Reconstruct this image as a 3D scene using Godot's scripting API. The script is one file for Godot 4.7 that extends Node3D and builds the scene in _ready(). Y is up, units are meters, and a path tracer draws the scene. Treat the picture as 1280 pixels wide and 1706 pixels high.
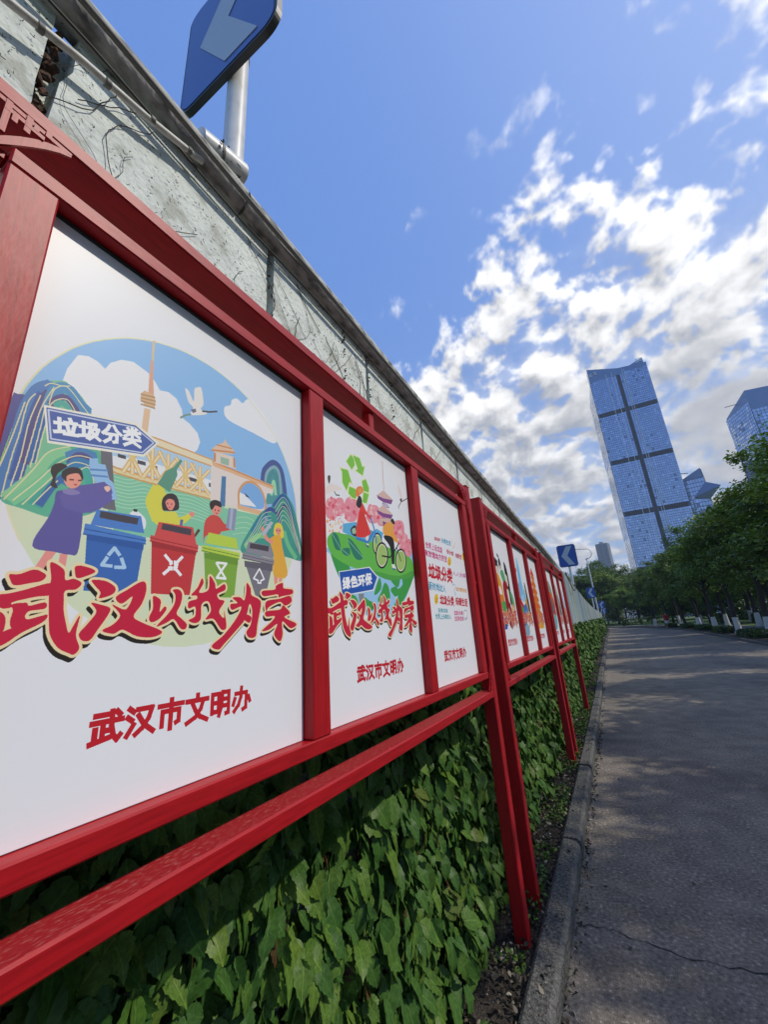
extends Node3D
# A red three-bay notice board row in front of an ivy-clad wall, a lane, street trees and glass towers.
# World: x right, y up, the lane runs towards -z. P(x, y, f) places a point f metres ahead of the lens.

const EYE := 1.877
var rng := RandomNumberGenerator.new()
var M := {}
var BOXES := {}

# ---------------------------------------------------------------- helpers
func P(x: float, y: float, f: float) -> Vector3:
	return Vector3(x, y, -f)

func lerp_table(t: Array, f: float) -> float:
	if f <= t[0][0]: return t[0][1]
	for i in range(1, t.size()):
		if f <= t[i][0]:
			var a: Array = t[i - 1]
			var b: Array = t[i]
			return lerpf(a[1], b[1], (f - a[0]) / (b[0] - a[0]))
	return t[t.size() - 1][1]

var KERB := [[-6.0, -0.60], [0.0, -0.645], [2.5, -0.662], [5.6, -0.70], [8.6, -0.745], [12.0, -0.80], [15.5, -0.885], [20.0, -0.96], [26.0, -1.07], [31.0, -1.18], [36.0, -1.30], [42.0, -1.40], [50.0, -1.50], [58.0, -1.58], [66.0, -1.68], [70.0, -2.1], [75.0, -3.6], [80.0, -6.5], [86.0, -12.0]]
var RIGHT := [[-6.0, 5.9], [10.0, 5.85], [26.0, 5.68], [40.0, 5.4], [50.0, 4.95], [56.0, 4.3], [62.0, 3.2], [68.0, 1.5], [74.0, -0.8], [80.0, -4.0], [90.0, -12.0]]
var WALLTOP := [[-6.0, 4.25], [0.3, 4.19], [2.5, 4.09], [4.4, 3.99], [7.2, 3.9], [10.4, 3.84], [14.0, 3.7], [17.0, 3.58], [21.0, 3.45], [28.0, 3.20], [40.0, 3.05], [61.0, 2.9], [90.0, 3.0]]

func gy(f: float) -> float:
	return 0.011 * clampf(f - 3.0, 0.0, 110.0)
func kerb_x(f: float) -> float:
	return lerp_table(KERB, f)
func wall_x(f: float) -> float:
	return kerb_x(f) - 0.63
func right_x(f: float) -> float:
	return lerp_table(RIGHT, f)
func wall_top(f: float) -> float:
	return lerp_table(WALLTOP, f)

func meta(o: Node, label: String, category := "", group := "", kind := "") -> Node:
	if label: o.set_meta("label", label)
	if category: o.set_meta("category", category)
	if group: o.set_meta("group", group)
	if kind: o.set_meta("kind", kind)
	return o

func base(called: String, at: Vector3, label: String, category: String, group := "", turn := 0.0) -> Node3D:
	var o := Node3D.new()
	o.name = called
	add_child(o, true)
	o.position = at
	o.rotation.y = turn
	meta(o, label, category, group)
	return o

func obj(called: String, mesh: Mesh, mat: Material, parent: Node = null, at := Vector3.ZERO) -> MeshInstance3D:
	var o := MeshInstance3D.new()
	o.name = called
	o.mesh = mesh
	o.material_override = mat
	if parent == null: parent = self
	parent.add_child(o, true)
	o.position = at
	return o

func structure(called: String, mesh: Mesh, mat: Material) -> MeshInstance3D:
	var o := obj(called, mesh, mat)
	o.set_meta("kind", "structure")
	return o

# A box with chamfered edges, 44 triangles, normals set per face.
func bevel_box(size: Vector3, b := 0.004) -> ArrayMesh:
	var key := "%.4f %.4f %.4f %.4f" % [size.x, size.y, size.z, b]
	if BOXES.has(key): return BOXES[key]
	var st := SurfaceTool.new()
	st.begin(Mesh.PRIMITIVE_TRIANGLES)
	add_box(st, Transform3D.IDENTITY, size, b)
	var m := st.commit()
	BOXES[key] = m
	return m

func quad(st: SurfaceTool, a: Vector3, b: Vector3, c: Vector3, d: Vector3, n: Vector3) -> void:
	var nn := (b - a).cross(c - a)
	var order := [a, b, c, a, c, d]
	if nn.dot(n) > 0.0: order = [a, c, b, a, d, c]
	for v in order:
		st.set_normal(n)
		st.add_vertex(v)

func tri(st: SurfaceTool, a: Vector3, b: Vector3, c: Vector3, n: Vector3) -> void:
	var order := [a, b, c]
	if (b - a).cross(c - a).dot(n) > 0.0: order = [a, c, b]
	for v in order:
		st.set_normal(n)
		st.add_vertex(v)

func add_box(st: SurfaceTool, t: Transform3D, size: Vector3, b := 0.0) -> void:
	var h := size * 0.5
	var e := Vector3(h.x - b, h.y - b, h.z - b)
	var bs := t.basis
	for s in [-1.0, 1.0]:
		quad(st, t * Vector3(s * h.x, -e.y, -e.z), t * Vector3(s * h.x, e.y, -e.z), t * Vector3(s * h.x, e.y, e.z), t * Vector3(s * h.x, -e.y, e.z), (bs * Vector3(s, 0, 0)).normalized())
		quad(st, t * Vector3(-e.x, s * h.y, -e.z), t * Vector3(e.x, s * h.y, -e.z), t * Vector3(e.x, s * h.y, e.z), t * Vector3(-e.x, s * h.y, e.z), (bs * Vector3(0, s, 0)).normalized())
		quad(st, t * Vector3(-e.x, -e.y, s * h.z), t * Vector3(e.x, -e.y, s * h.z), t * Vector3(e.x, e.y, s * h.z), t * Vector3(-e.x, e.y, s * h.z), (bs * Vector3(0, 0, s)).normalized())
	if b <= 0.0: return
	for s in [-1.0, 1.0]:
		for u in [-1.0, 1.0]:
			quad(st, t * Vector3(s * h.x, u * e.y, -e.z), t * Vector3(s * h.x, u * e.y, e.z), t * Vector3(s * e.x, u * h.y, e.z), t * Vector3(s * e.x, u * h.y, -e.z), (bs * Vector3(s, u, 0)).normalized())
			quad(st, t * Vector3(s * h.x, -e.y, u * e.z), t * Vector3(s * h.x, e.y, u * e.z), t * Vector3(s * e.x, e.y, u * h.z), t * Vector3(s * e.x, -e.y, u * h.z), (bs * Vector3(s, 0, u)).normalized())
			quad(st, t * Vector3(-e.x, s * h.y, u * e.z), t * Vector3(e.x, s * h.y, u * e.z), t * Vector3(e.x, s * e.y, u * h.z), t * Vector3(-e.x, s * e.y, u * h.z), (bs * Vector3(0, s, u)).normalized())
			for w in [-1.0, 1.0]:
				tri(st, t * Vector3(s * h.x, u * e.y, w * e.z), t * Vector3(s * e.x, u * h.y, w * e.z), t * Vector3(s * e.x, u * e.y, w * h.z), (bs * Vector3(s, u, w)).normalized())

# A tube along points, radius a number or an Array, smooth normals, capped.
func add_tube(st: SurfaceTool, pts: Array, radius, sides := 8, cap := true) -> void:
	var n := pts.size()
	var rings := []
	var side := Vector3.ZERO
	for i in n:
		var d: Vector3 = (pts[mini(i + 1, n - 1)] - pts[maxi(i - 1, 0)]).normalized()
		if side == Vector3.ZERO:
			side = d.cross(Vector3.UP if absf(d.y) < 0.9 else Vector3.RIGHT).normalized()
		side = (side - d * side.dot(d)).normalized()
		var up := d.cross(side)
		var r: float = radius[i] if radius is Array else radius
		var ring := []
		for k in sides:
			var a := TAU * k / sides
			var dirn := side * cos(a) + up * sin(a)
			ring.append([pts[i] + dirn * r, dirn])
		rings.append(ring)
	for i in n - 1:
		for k in sides:
			var l := (k + 1) % sides
			for v in [rings[i][k], rings[i + 1][l], rings[i][l], rings[i][k], rings[i + 1][k], rings[i + 1][l]]:
				st.set_normal(v[1])
				st.add_vertex(v[0])
	if cap:
		for i in [0, n - 1]:
			var d2: Vector3 = (pts[0] - pts[1]).normalized() if i == 0 else (pts[n - 1] - pts[n - 2]).normalized()
			for k in range(1, sides - 1):
				tri(st, rings[i][0][0], rings[i][k][0], rings[i][k + 1][0], d2)

func tube(pts: Array, radius, sides := 8) -> ArrayMesh:
	var st := new_st()
	add_tube(st, pts, radius, sides)
	return st.commit()

func new_st() -> SurfaceTool:
	var st := SurfaceTool.new()
	st.begin(Mesh.PRIMITIVE_TRIANGLES)
	return st

# A flat outline in (a, b) pushed to a thickness: maps point (u, v) to o + u*U + v*V, thickness along W.
func add_prism(st: SurfaceTool, outline: PackedVector2Array, o: Vector3, U: Vector3, V: Vector3, W: Vector3) -> void:
	var idx := Geometry2D.triangulate_polygon(outline)
	var wn := W.normalized()
	for i in range(0, idx.size(), 3):
		var q := []
		for k in 3: q.append(o + U * outline[idx[i + k]].x + V * outline[idx[i + k]].y)
		tri(st, q[0] + W, q[1] + W, q[2] + W, wn)
		tri(st, q[0], q[1], q[2], -wn)
	var n := outline.size()
	var centre := Vector2.ZERO
	for p in outline: centre += p / n
	var area := 0.0
	for i in n: area += outline[i].cross(outline[(i + 1) % n])
	for i in n:
		var a := outline[i]
		var b := outline[(i + 1) % n]
		var out2 := (b - a).orthogonal() * (-1.0 if area < 0.0 else 1.0)
		var nn := (U.normalized() * out2.x + V.normalized() * out2.y).normalized()
		if nn == Vector3.ZERO: continue
		var pa := o + U * a.x + V * a.y
		var pb := o + U * b.x + V * b.y
		quad(st, pa, pb, pb + W, pa + W, nn)

func ribbon(pts: Array, width, up := Vector3.UP) -> ArrayMesh:
	var st := new_st()
	for i in pts.size() - 1:
		var d: Vector3 = (pts[i + 1] - pts[i]).normalized()
		var s := d.cross(up).normalized()
		var w0: float = width[i] if width is Array else width
		var w1: float = width[i + 1] if width is Array else width
		quad(st, pts[i] - s * w0, pts[i] + s * w0, pts[i + 1] + s * w1, pts[i + 1] - s * w1, up)
	return st.commit()

# ---------------------------------------------------------------- materials
func col(hex: String) -> Color:
	return Color.html(hex)

func lin(r: float, g: float, b: float) -> Color:
	return Color(r, g, b).linear_to_srgb()

func mat(called: String, c: Color, rough := 0.6, metal := 0.0) -> StandardMaterial3D:
	var m := StandardMaterial3D.new()
	m.albedo_color = c
	m.roughness = rough
	m.metallic = metal
	M[called] = m
	return m

func noise(freq: float, octaves := 4, seed_ := 1, kind := FastNoiseLite.TYPE_SIMPLEX_SMOOTH) -> FastNoiseLite:
	var n := FastNoiseLite.new()
	n.noise_type = kind
	n.frequency = freq
	n.fractal_octaves = octaves
	n.seed = seed_
	return n

func ramp(stops: Array) -> Gradient:
	var g := Gradient.new()
	var o := PackedFloat32Array()
	var c := PackedColorArray()
	for s in stops:
		o.append(s[0])
		c.append(s[1])
	g.offsets = o
	g.colors = c
	return g

func noise_tex(size: int, n: FastNoiseLite, stops: Array) -> NoiseTexture2D:
	var t := NoiseTexture2D.new()
	t.width = size
	t.height = size
	t.noise = n
	t.seamless = true
	t.normalize = true
	t.color_ramp = ramp(stops)
	return t

func normal_tex(size: int, n: FastNoiseLite, strength: float) -> NoiseTexture2D:
	var t := NoiseTexture2D.new()
	t.width = size
	t.height = size
	t.noise = n
	t.seamless = true
	t.as_normal_map = true
	t.bump_strength = strength
	return t

func triplanar(m: StandardMaterial3D, scale: Vector3, world := true) -> void:
	m.uv1_triplanar = true
	m.uv1_world_triplanar = world
	m.uv1_scale = scale

# tileable speckled picture from wrapped noise, one pixel at a time
func surface_image(size: int, seed_: int, paint: Callable) -> ImageTexture:
	var img := Image.create(size, size, false, Image.FORMAT_RGB8)
	var coarse := noise(4.0 / size, 5, seed_).get_seamless_image(size, size)
	var fine := noise(46.0 / size, 3, seed_ + 7).get_seamless_image(size, size)
	for y in size:
		for x in size:
			img.set_pixel(x, y, paint.call(coarse.get_pixel(x, y).r, fine.get_pixel(x, y).r))
	img.generate_mipmaps()
	return ImageTexture.create_from_image(img)

func make_materials() -> void:
	# red enamel brushed onto steel: fine brush streaks along the members
	var red := mat("red", lin(0.48, 0.008, 0.013), 0.45)
	red.albedo_texture = noise_tex(512, noise(0.012, 4, 3), [[0.0, Color(0.80, 0.78, 0.78)], [0.5, Color(0.93, 0.92, 0.92)], [1.0, Color(1, 1, 1)]])
	var streak := noise(0.02, 4, 5)
	red.normal_enabled = true
	red.normal_texture = normal_tex(512, streak, 3.0)
	red.normal_scale = 0.16
	triplanar(red, Vector3(11.0, 0.9, 11.0))
	red.metallic_specular = 0.42
	# the same enamel with the brush drawn along the rails
	var rail: StandardMaterial3D = red.duplicate()
	rail.uv1_scale = Vector3(11.0, 11.0, 0.9)
	M["red_rail"] = rail
	# upward faces that keep a rubbed, dusty film of scratches
	var worn := mat("red_worn", Color.WHITE, 0.5)
	worn.albedo_texture = noise_tex(512, noise(0.045, 6, 11), [[0.0, lin(0.38, 0.012, 0.018)], [0.52, lin(0.40, 0.018, 0.024)], [0.66, lin(0.46, 0.05, 0.05)], [0.82, lin(0.46, 0.11, 0.10)], [1.0, lin(0.5, 0.22, 0.19)]])
	triplanar(worn, Vector3(4.6, 4.6, 1.7))
	worn.metallic_specular = 0.5
	# whitewashed concrete, pale grey green, stained
	var wall := mat("wall", Color.WHITE, 0.85)
	wall.albedo_texture = surface_image(512, 21, func(c: float, f: float) -> Color:
		var k := clampf((c - 0.5) * 1.6 + 0.5, 0.0, 1.0)
		var v := lerpf(0.87, 0.95, k)
		var out := Color(v * 0.955, v * 0.985, v * 0.962)
		if f < 0.22: out = out.lerp(Color(0.42, 0.44, 0.42), clampf((0.22 - f) * 9.0, 0.0, 0.7))
		if c < 0.30: out = out.lerp(Color(0.66, 0.67, 0.62), clampf((0.30 - c) * 4.0, 0.0, 0.55))
		return out)
	wall.normal_enabled = true
	wall.normal_texture = normal_tex(512, noise(0.05, 5, 23), 4.0)
	wall.normal_scale = 0.5
	triplanar(wall, Vector3(0.9, 0.9, 0.9))
	var rust := mat("rubble", Color.WHITE, 0.95)
	rust.albedo_texture = noise_tex(256, noise(0.05, 4, 31), [[0.0, lin(0.02, 0.018, 0.016)], [0.45, lin(0.06, 0.05, 0.04)], [0.62, lin(0.14, 0.07, 0.045)], [0.8, lin(0.28, 0.10, 0.05)], [1.0, lin(0.2, 0.17, 0.13)]])
	triplanar(rust, Vector3(5, 5, 5))
	# coping: grey with black algae
	var cap := mat("coping", Color.WHITE, 0.85)
	cap.albedo_texture = noise_tex(512, noise(0.016, 5, 41), [[0.0, lin(0.07, 0.07, 0.062)], [0.30, lin(0.22, 0.22, 0.20)], [0.48, lin(0.46, 0.46, 0.43)], [1.0, lin(0.60, 0.60, 0.56)]])
	triplanar(cap, Vector3(2.0, 2.0, 0.9))
	cap.normal_enabled = true
	cap.normal_texture = normal_tex(256, noise(0.05, 4, 43), 4.0)
	var pvc := mat("pipe", Color.WHITE, 0.5)
	pvc.albedo_texture = noise_tex(256, noise(0.03, 4, 45), [[0.0, lin(0.30, 0.29, 0.25)], [0.4, lin(0.56, 0.56, 0.52)], [1.0, lin(0.68, 0.68, 0.64)]])
	triplanar(pvc, Vector3(4, 4, 2))
	mat("cable", lin(0.03, 0.03, 0.03), 0.6)
	mat("cable_grey", lin(0.16, 0.16, 0.15), 0.6)
	# corrugated sheet: weathered pale paint
	var sheet := mat("sheet", Color.WHITE, 0.55)
	sheet.albedo_texture = noise_tex(512, noise(0.01, 5, 47), [[0.0, lin(0.22, 0.27, 0.29)], [0.4, lin(0.36, 0.41, 0.42)], [0.6, lin(0.56, 0.60, 0.56)], [1.0, lin(0.72, 0.73, 0.64)]])
	triplanar(sheet, Vector3(0.30, 0.03, 0.30))
	for i in 4:
		var tone: StandardMaterial3D = sheet.duplicate()
		tone.albedo_color = [Color(1, 1, 1), Color(0.90, 0.95, 0.98), Color(0.80, 0.86, 0.90), Color(1.0, 1.0, 0.93)][i]
		M["sheet%d" % i] = tone
	# ground
	var road := mat("road", Color.WHITE, 0.88)
	road.albedo_texture = surface_image(1024, 51, func(c: float, f: float) -> Color:
		var v := 0.51 + (c - 0.5) * 0.12 + (f - 0.5) * 0.20
		if f > 0.70: v += (f - 0.70) * 0.9
		if f < 0.28: v -= (0.28 - f) * 0.5
		v = maxf(v, 0.12)
		return Color(v * 1.04, v * 0.97, v * 0.88))
	road.normal_enabled = true
	road.normal_texture = normal_tex(1024, noise(0.16, 4, 53), 5.0)
	road.normal_scale = 0.8
	triplanar(road, Vector3(0.62, 0.62, 0.62))
	road.detail_enabled = true
	road.detail_blend_mode = BaseMaterial3D.BLEND_MODE_MUL
	road.detail_albedo = noise_tex(512, noise(0.008, 4, 55), [[0.0, Color(0.74, 0.74, 0.75)], [0.5, Color(0.95, 0.95, 0.95)], [1.0, Color(1.0, 0.99, 0.96)]])
	road.uv2_scale = Vector3(0.09, 0.09, 0.09)
	road.detail_uv_layer = BaseMaterial3D.DETAIL_UV_2
	road.uv2_triplanar = true
	road.uv2_world_triplanar = true
	var kerb := mat("kerb", Color.WHITE, 0.9)
	kerb.albedo_texture = noise_tex(512, noise(0.03, 5, 57), [[0.0, lin(0.035, 0.034, 0.03)], [0.42, lin(0.10, 0.097, 0.088)], [0.7, lin(0.17, 0.166, 0.15)], [1.0, lin(0.30, 0.29, 0.26)]])
	kerb.normal_enabled = true
	kerb.normal_texture = normal_tex(512, noise(0.09, 5, 58), 11.0)
	triplanar(kerb, Vector3(2.2, 2.2, 2.2))
	var soil := mat("soil", Color.WHITE, 0.98)
	soil.albedo_texture = noise_tex(512, noise(0.06, 5, 59), [[0.0, lin(0.012, 0.010, 0.008)], [0.5, lin(0.045, 0.036, 0.027)], [0.8, lin(0.09, 0.075, 0.058)], [1.0, lin(0.16, 0.14, 0.12)]])
	soil.normal_enabled = true
	soil.normal_texture = normal_tex(512, noise(0.1, 5, 60), 9.0)
	triplanar(soil, Vector3(2, 2, 2))
	var grass := mat("grass", Color.WHITE, 0.95)
	grass.albedo_texture = noise_tex(512, noise(0.04, 5, 61), [[0.0, lin(0.03, 0.06, 0.012)], [0.5, lin(0.06, 0.12, 0.02)], [1.0, lin(0.11, 0.18, 0.035)]])
	triplanar(grass, Vector3(0.4, 0.4, 0.4))
	mat("path", lin(0.19, 0.185, 0.17), 0.9)
	mat("crack", lin(0.02, 0.02, 0.02), 0.95)
	# leaves
	var leaf_img := leaf_picture()
	for i in 5:
		var g: Array = [[0.120, 0.270, 0.042], [0.085, 0.220, 0.038], [0.165, 0.325, 0.048], [0.070, 0.190, 0.038], [0.215, 0.375, 0.055]][i]
		var lm := mat("leaf%d" % i, lin(g[0], g[1], g[2]), 0.42)
		lm.albedo_texture = leaf_img
		lm.metallic_specular = 0.28
		lm.cull_mode = BaseMaterial3D.CULL_DISABLED
		lm.backlight_enabled = true
		lm.backlight = lin(g[0] * 0.55, g[1] * 0.55, g[2] * 0.3)
	var lv := mat("leaves", Color.WHITE, 0.45)
	lv.albedo_texture = leaf_img
	lv.vertex_color_use_as_albedo = true
	lv.metallic_specular = 0.28
	lv.cull_mode = BaseMaterial3D.CULL_DISABLED
	lv.backlight_enabled = true
	lv.backlight = lin(0.03, 0.06, 0.008)
	var cr := mat("crown", Color.WHITE, 0.5)
	cr.vertex_color_use_as_albedo = true
	cr.cull_mode = BaseMaterial3D.CULL_DISABLED
	cr.backlight_enabled = true
	cr.backlight = lin(0.30, 0.38, 0.06)
	var bark := mat("bark", Color.WHITE, 0.95)
	bark.albedo_texture = noise_tex(256, noise(0.04, 4, 65), [[0.0, lin(0.02, 0.016, 0.012)], [1.0, lin(0.085, 0.07, 0.055)]])
	triplanar(bark, Vector3(3, 1, 3))
	mat("limewash", lin(0.62, 0.62, 0.58), 0.9)
	mat("vine", lin(0.055, 0.042, 0.03), 0.9)
	var dry := mat("dry_leaf", Color.WHITE, 0.8)
	dry.vertex_color_use_as_albedo = true
	dry.cull_mode = BaseMaterial3D.CULL_DISABLED
	mat("pale_leaf", lin(0.26, 0.21, 0.14), 0.85)
	# signs
	mat("sign_blue", lin(0.010, 0.075, 0.36), 0.28)
	mat("sign_white", lin(0.50, 0.54, 0.58), 0.35)
	mat("sign_rim", lin(0.05, 0.05, 0.055), 0.45)
	var pole := mat("pole_white", Color.WHITE, 0.4)
	pole.albedo_texture = noise_tex(256, noise(0.02, 4, 71), [[0.0, lin(0.42, 0.42, 0.40)], [0.35, lin(0.66, 0.67, 0.67)], [1.0, lin(0.76, 0.77, 0.78)]])
	triplanar(pole, Vector3(3, 1, 3))
	mat("steel", lin(0.32, 0.33, 0.34), 0.35, 0.8)
	# towers
	var glass := mat("glass", Color.WHITE, 0.07, 0.85)
	glass.vertex_color_use_as_albedo = true
	mat("mullion", lin(0.16, 0.24, 0.38), 0.22, 0.5)
	mat("fin", lin(0.75, 0.78, 0.82), 0.4)
	mat("louvre", lin(0.02, 0.022, 0.026), 0.6)
	mat("tower_core", lin(0.06, 0.09, 0.15), 0.5)
	mat("concrete_far", lin(0.30, 0.30, 0.31), 0.8)
	mat("concrete_dark", lin(0.17, 0.175, 0.19), 0.8)
	mat("window_far", lin(0.05, 0.06, 0.08), 0.2)
	mat("poster_edge", lin(0.7, 0.7, 0.7), 0.5)
	mat("gasket", lin(0.02, 0.02, 0.02), 0.7)

func leaf_picture() -> ImageTexture:
	var n := 128
	var img := Image.create(n, n, false, Image.FORMAT_RGB8)
	var nz := noise(0.05, 3, 77)
	for y in n:
		for x in n:
			var u := absf((x + 0.5) / n - 0.5) * 2.0
			var v := 1.0 - (y + 0.5) / n
			var k := 0.74 + 0.14 * nz.get_noise_2d(x, y)
			# side veins leave the midrib at a slant
			var s := fposmod(v - u * 0.55, 0.145) / 0.145
			var vein := clampf(1.0 - absf(s - 0.5) * 13.0, 0.0, 1.0) * 0.34
			var mid := clampf(1.0 - u * 22.0, 0.0, 1.0) * 0.60
			var t := maxf(vein, mid)
			img.set_pixel(x, y, Color(k + t * 0.5, k + t * 0.34, k + t * 0.5).clamp())
	img.generate_mipmaps()
	return ImageTexture.create_from_image(img)

# ---------------------------------------------------------------- printing the posters
# Strokes of the characters on a 100 x 100 grid, y down.
var GLYPHS := {
	"武": [[12,14,56,14],[4,34,96,34],[62,6,64,50,72,78,84,92,94,80],[76,8,88,20],[38,36,38,84],[16,52,16,88],[38,60,58,60],[4,92,60,82]],
	"汉": [[8,10,24,22],[4,36,20,48],[6,92,26,60],[36,16,86,16,76,48,58,74,34,92],[40,34,62,66,96,92]],
	"市": [[50,2,50,16],[4,20,96,20],[18,40,18,86],[18,40,82,40,82,78,72,82],[50,24,50,98]],
	"文": [[50,2,50,18],[4,22,96,22],[76,24,66,54,44,80,8,96],[26,26,44,58,64,80,96,96]],
	"明": [[10,12,10,82],[10,14,40,14,40,80],[10,46,40,46],[10,78,40,78],[58,8,56,60,44,94],[58,10,90,10,90,88,78,90],[58,36,90,36],[58,60,90,60]],
	"办": [[18,26,76,26,74,84,58,90],[48,4,46,40,34,70,12,92],[14,44,6,66],[88,42,96,62]],
	"垃": [[4,34,38,34],[22,8,22,78],[2,84,42,76],[68,4,72,16],[46,26,96,26],[56,42,62,74],[86,40,78,78],[42,88,98,88]],
	"圾": [[4,34,36,34],[20,8,20,78],[2,84,40,76],[44,14,78,14,72,40,90,40,80,66,46,94],[54,16,52,50,38,92],[54,44,70,74,96,94]],
	"分": [[38,6,26,28,4,50],[60,6,74,30,96,48],[20,52,76,52,74,88,58,92],[46,54,38,78,12,96]],
	"类": [[26,6,34,18],[74,6,64,20],[6,26,94,26],[50,4,50,48],[46,28,10,50],[54,28,90,48],[4,64,96,64],[50,52,44,78,8,96],[52,66,66,82,94,96]],
	"绿": [[24,6,8,32,28,34,8,64,34,58],[6,88,34,78],[46,10,86,10,86,38],[50,24,86,24],[42,40,96,40],[68,40,68,92,60,88],[48,54,56,62],[44,84,60,70],[90,50,78,64],[74,66,94,86]],
	"色": [[36,4,24,20,8,34],[34,14,68,14,56,32],[18,34,82,34,82,60],[18,34,18,88,92,88,92,72],[18,60,82,60],[50,34,50,60]],
	"环": [[4,16,36,16],[4,44,36,44],[20,16,20,80],[2,84,38,76],[44,14,96,14],[72,16,60,44,40,64],[68,36,68,96],[74,46,94,68]],
	"保": [[26,4,16,30,2,50],[18,34,18,96],[40,10,86,10,86,36,40,36,40,10],[62,36,62,96],[34,52,96,52],[60,54,50,74,32,90],[64,54,76,74,96,90]],
	"世": [[2,36,98,36],[24,8,24,88,90,88],[50,4,50,64],[74,8,74,64],[50,64,74,64]],
	"界": [[18,6,18,44,82,44,82,6,18,6],[50,6,50,44],[18,25,82,25],[46,46,30,62,6,74],[54,46,70,60,96,74],[36,66,34,80,22,96],[66,64,66,96]],
	"上": [[50,6,50,90],[50,42,86,42],[4,90,96,90]],
	"没": [[8,10,22,20],[4,36,18,46],[6,92,24,60],[46,10,44,30,34,44],[46,10,76,10,76,36,92,36],[38,54,84,54,70,76,36,96],[46,58,66,82,96,94]],
	"有": [[6,22,94,22],[42,4,30,44,6,68],[34,42,34,96],[34,42,80,42,80,90,66,94],[34,58,80,58],[34,74,80,74]],
	"放": [[22,4,28,16],[4,24,50,24],[20,26,18,64,4,94],[20,46,44,46,42,88,32,92],[66,4,58,28,50,44],[58,28,96,28],[88,30,74,66,46,94],[60,46,76,76,98,94]],
	"错": [[22,4,4,34],[16,22,38,22],[10,44,36,44],[22,28,22,86,40,76],[46,22,96,22],[42,44,98,44],[58,6,58,44],[80,6,80,44],[52,58,52,94],[52,58,90,58,90,94],[52,76,90,76],[52,92,90,92]],
	"地": [[4,34,38,34],[20,8,20,78],[2,84,40,76],[52,24,52,84,94,88,94,70],[42,44,88,28,88,62,78,64],[70,6,70,72]],
	"方": [[46,4,54,16],[4,26,96,26],[40,28,34,66,8,96],[38,50,80,50,76,86,60,92]],
	"的": [[24,4,18,20],[10,22,10,86],[10,22,42,22,42,84,10,84],[10,52,42,52],[62,4,50,36],[58,22,92,22,88,84,72,92],[60,44,72,60]],
	"宝": [[50,2,54,12],[10,34,10,18,90,18,90,34],[22,40,78,40],[24,62,76,62],[10,90,90,90],[50,40,50,90],[64,68,74,80]],
	"会": [[50,4,30,28,2,46],[50,4,70,28,98,46],[28,44,72,44],[10,64,90,64],[46,66,28,92,78,86],[66,74,84,96]],
	"新": [[26,2,30,12],[4,16,48,16],[14,22,20,36],[40,22,34,36],[2,40,50,40],[4,58,50,58],[26,42,26,96],[20,62,6,88],[34,62,46,82],[86,4,58,14,58,60,48,94],[58,40,98,40],[80,42,80,98]],
	"时": [[8,14,8,82],[8,14,36,14,36,80,8,80],[8,46,36,46],[42,28,98,28],[80,6,80,90,66,92],[52,46,62,66]],
	"尚": [[50,2,50,28],[22,8,32,24],[78,8,68,24],[8,96,8,32,92,32,92,88,80,94],[30,48,30,76,70,76,70,48,30,48]],
	"达": [[10,8,20,22],[2,40,20,40,20,74],[2,88,22,76,42,90,98,92],[34,28,96,28],[64,6,60,46,38,74],[64,36,92,70]],
	"人": [[50,4,44,48,6,96],[50,30,62,62,96,96]],
	"低": [[26,4,16,30,2,50],[18,34,18,96],[84,6,42,16,42,80,60,72],[42,44,96,44],[68,14,74,62,90,84,98,70],[64,84,72,96]],
	"碳": [[2,14,40,14],[22,16,2,54],[14,44,14,86,36,86,36,44,14,44],[50,6,50,26,94,26,94,6],[72,2,72,26],[46,38,98,38],[58,30,54,66,42,94],[60,56,66,66],[90,50,84,62],[76,48,70,74,54,94],[78,70,96,92]],
	"生": [[28,6,8,44],[22,28,88,28],[14,56,86,56],[50,4,50,92],[4,92,96,92]],
	"活": [[8,10,22,20],[4,36,18,46],[6,92,24,60],[86,6,38,16],[34,36,96,36],[64,14,64,58],[42,60,42,94,86,94,86,60,42,60]],
}
var sheet_img: Image
var sheet_k := 1.0

func to_points(a: Array) -> PackedVector2Array:
	var out := PackedVector2Array()
	for i in range(0, a.size(), 2): out.append(Vector2(a[i], a[i + 1]) * sheet_k)
	return out

func smooth(p: PackedVector2Array, closed: bool) -> PackedVector2Array:
	var out := PackedVector2Array()
	var n := p.size()
	if n < 3: return p
	var last := n if closed else n - 1
	for i in last:
		var a := p[(i - 1 + n) % n] if closed else p[maxi(i - 1, 0)]
		var b := p[i]
		var c := p[(i + 1) % n]
		var d := p[(i + 2) % n] if closed else p[mini(i + 2, n - 1)]
		for k in 5: out.append(b.cubic_interpolate(c, a, d, k / 5.0))
	if not closed: out.append(p[n - 1])
	return out

# even-odd scanline fill
func fill(p: PackedVector2Array, c: Color) -> void:
	var n := p.size()
	if n < 3: return
	var y0 := INF
	var y1 := -INF
	for v in p:
		y0 = minf(y0, v.y)
		y1 = maxf(y1, v.y)
	var w := sheet_img.get_width()
	for y in range(maxi(0, int(ceil(y0 - 0.5))), mini(sheet_img.get_height() - 1, int(floor(y1 - 0.5))) + 1):
		var yy := y + 0.5
		var xs: Array[float] = []
		for i in n:
			var a := p[i]
			var b := p[(i + 1) % n]
			if (a.y <= yy) != (b.y <= yy): xs.append(a.x + (yy - a.y) / (b.y - a.y) * (b.x - a.x))
		xs.sort()
		for i in range(0, xs.size() - 1, 2):
			var xa := clampi(int(round(xs[i])), 0, w)
			var xb := clampi(int(round(xs[i + 1])), 0, w)
			if xb > xa: sheet_img.fill_rect(Rect2i(xa, y, xb - xa, 1), c)

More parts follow.
